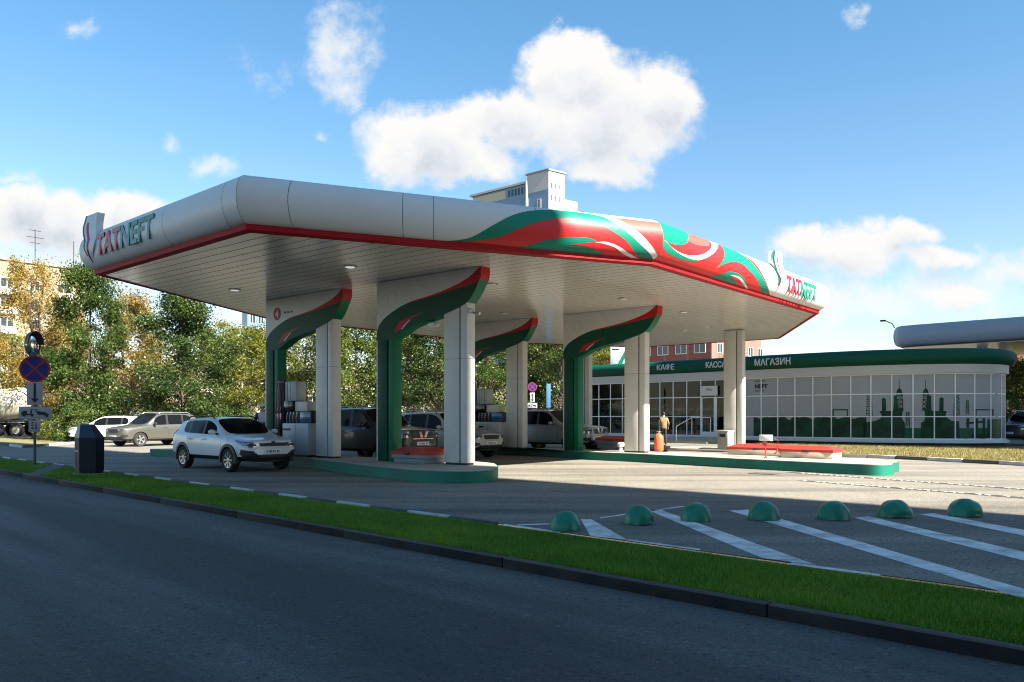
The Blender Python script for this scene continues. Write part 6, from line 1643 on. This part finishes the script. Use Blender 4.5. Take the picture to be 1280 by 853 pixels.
# ================================================================ people
def person(label, loc, rz, joints, radii, edges, regions, hair, height=1.76, hatm=None):
    t_ = thing('person', label, 'person', loc, rz)
    me = bpy.data.meshes.new('body'); names_ = list(joints); me.from_pydata([joints[n_] for n_ in names_], [(names_.index(a), names_.index(c)) for a, c in edges], [])
    o = bpy.data.objects.new('body', me); COL.objects.link(o)
    sk = o.modifiers.new('skin', 'SKIN'); sk.use_smooth_shade = True
    for i, n_ in enumerate(names_):
        me.skin_vertices[0].data[i].radius = radii[n_]; me.skin_vertices[0].data[i].use_root = (n_ == 'pelvis')
    o.modifiers.new('sub', 'SUBSURF').levels = 1
    m2 = evald(o); bpy.data.objects.remove(o)
    m2.materials.clear()
    mats = [r_[0] for r_ in regions]
    for p_ in m2.polygons:
        c = p_.center; p_.material_index = 0
        for i, (mt, fn_) in enumerate(regions):
            if fn_(c): p_.material_index = i; break
    bo = meshobj('body', m2, mats, t_, sharp=None)
    for p_ in m2.polygons: p_.use_smooth = True
    b = MB(); hc = Vector(joints['head']); b.sphere(hc + Vector((0, .012, .045)), .108, 0, 2, (.92, 1.05, .98)); hb = b.build('hair', hair, t_, sharp=None)
    for v in hb.data.vertices:
        if v.co.z < hc.z - .01 or (v.co.y < hc.y - .045 and v.co.z < hc.z + .07): v.co = hc + (v.co - hc) * .78
    for p_ in hb.data.polygons: p_.use_smooth = True
    if hatm:
        b = MB(); b.lathe([(.001, .17), (.07, .165), (.112, .12), (.118, .06), (.118, .05)], 20, 0, Matrix.Translation(hc)); b.box((-.08, -.2, .05), (.08, -.09, .065), 0, .006, Matrix.Translation(hc)); hh = b.build('cap', hatm, t_)
    return t_
def skeleton(step=.0, arm=(0, 0)):
    J = {'pelvis': (0, 0, .94), 'waist': (0, 0, 1.08), 'chest': (0, .01, 1.27), 'neckb': (0, .02, 1.44), 'neck': (0, .01, 1.50), 'head': (0, -.005, 1.61), 'crown': (0, .0, 1.70), 'nose': (0, -.105, 1.595)}
    Rr = {'pelvis': (.155, .12), 'waist': (.15, .115), 'chest': (.175, .125), 'neckb': (.10, .08), 'neck': (.055, .058), 'head': (.078, .092), 'crown': (.07, .08), 'nose': (.016, .02)}
    E = [('pelvis', 'waist'), ('waist', 'chest'), ('chest', 'neckb'), ('neckb', 'neck'), ('neck', 'head'), ('head', 'crown'), ('head', 'nose')]
    for s, nm in ((1, 'a'), (-1, 'b')):
        f = step * s
        J.update({'hip' + nm: (s * .09, 0, .88), 'knee' + nm: (s * .10, -f * .5 - .02, .50), 'ankle' + nm: (s * .10, -f * .9 + (.05 if f < 0 else 0), .09), 'toe' + nm: (s * .115, -f * .9 - .15, .035)})
        Rr.update({'hip' + nm: (.098, .10), 'knee' + nm: (.064, .07), 'ankle' + nm: (.05, .056), 'toe' + nm: (.042, .035)})
        E += [('pelvis', 'hip' + nm), ('hip' + nm, 'knee' + nm), ('knee' + nm, 'ankle' + nm), ('ankle' + nm, 'toe' + nm)]
        g = arm[0] if s > 0 else arm[1]
        J.update({'sh' + nm: (s * .185, .015, 1.39), 'el' + nm: (s * .26, .04 - g * .4, 1.12), 'wr' + nm: (s * .25, -.06 - g, .92 + g * .35), 'pa' + nm: (s * .245, -.09 - g * 1.1, .85 + g * .36)})
        Rr.update({'sh' + nm: (.075, .075), 'el' + nm: (.056, .056), 'wr' + nm: (.034, .034), 'pa' + nm: (.034, .02)})
        E += [('chest', 'sh' + nm), ('sh' + nm, 'el' + nm), ('el' + nm, 'wr' + nm), ('wr' + nm, 'pa' + nm)]
        for k in range(4):
            px_, py_, pz_ = J['pa' + nm]; y0 = py_ - .035 + .022 * k
            J['f%d' % k + nm] = (px_, y0, pz_ - .055 + .004 * abs(k - 1)); J['g%d' % k + nm] = (px_ - s * .02, y0 - .005, pz_ - .095 + .008 * abs(k - 1))
            Rr['f%d' % k + nm] = (.0095, .0095); Rr['g%d' % k + nm] = (.008, .008); E += [('pa' + nm, 'f%d' % k + nm), ('f%d' % k + nm, 'g%d' % k + nm)]
        px_, py_, pz_ = J['pa' + nm]; J['th' + nm] = (px_ - s * .015, py_ - .055, pz_ - .02); Rr['th' + nm] = (.011, .011); E.append(('pa' + nm, 'th' + nm))
    return J, Rr, E
SKIN = mk('skin', (.42, .24, .17), .6, var=.06); TAN = mk('jacket_tan', (.25, .16, .085), .85, var=.12, scale=6, bump=.3); BLK = mk('trousers_black', (.015, .015, .017), .85); HAIR = mk('hair_dark', (.02, .015, .012), .7); SHOE = mk('shoe_black', (.012, .012, .012), .5)
J, Rr, E_ = skeleton(.16, (.02, .10))
Rr['chest'] = (.20, .15); Rr['waist'] = (.185, .15)
reg = [(TAN, lambda c: .86 < c.z < 1.475 and not (abs(c.x) > .2 and c.z < .93)), (SHOE, lambda c: c.z < .085), (BLK, lambda c: c.z <= .86 and abs(c.x) < .21 and not (abs(c.x) > .2 and c.z > .7)), (SKIN, lambda c: True)]
person('man in tan jacket and black trousers, seen from behind, walking to the shop windows', G(829.5, 556.2), R(180 - 8), J, Rr, E_, reg, HAIR)
J, Rr, E_ = skeleton(.0, (.05, .05)); VEST = mk('shirt_pale', (.50, .48, .50), .8); NAVYC = mk('overall_navy', (.03, .035, .06), .85)
reg = [(VEST, lambda c: 1.05 < c.z < 1.475 and abs(c.x) < .12), (NAVYC, lambda c: .09 < c.z < 1.475 and not (abs(c.x) > .2 and c.z < .93)), (SHOE, lambda c: c.z < .09), (SKIN, lambda c: True)]
pe = person('attendant with pale cap and navy overalls standing behind the white hatchback', UV(-22.75, 15.0, PZ), R(10), J, Rr, E_, reg, HAIR, 1.7, mk('cap_pale', (.62, .60, .52), .8))
pe.scale = (.93, .93, .93)
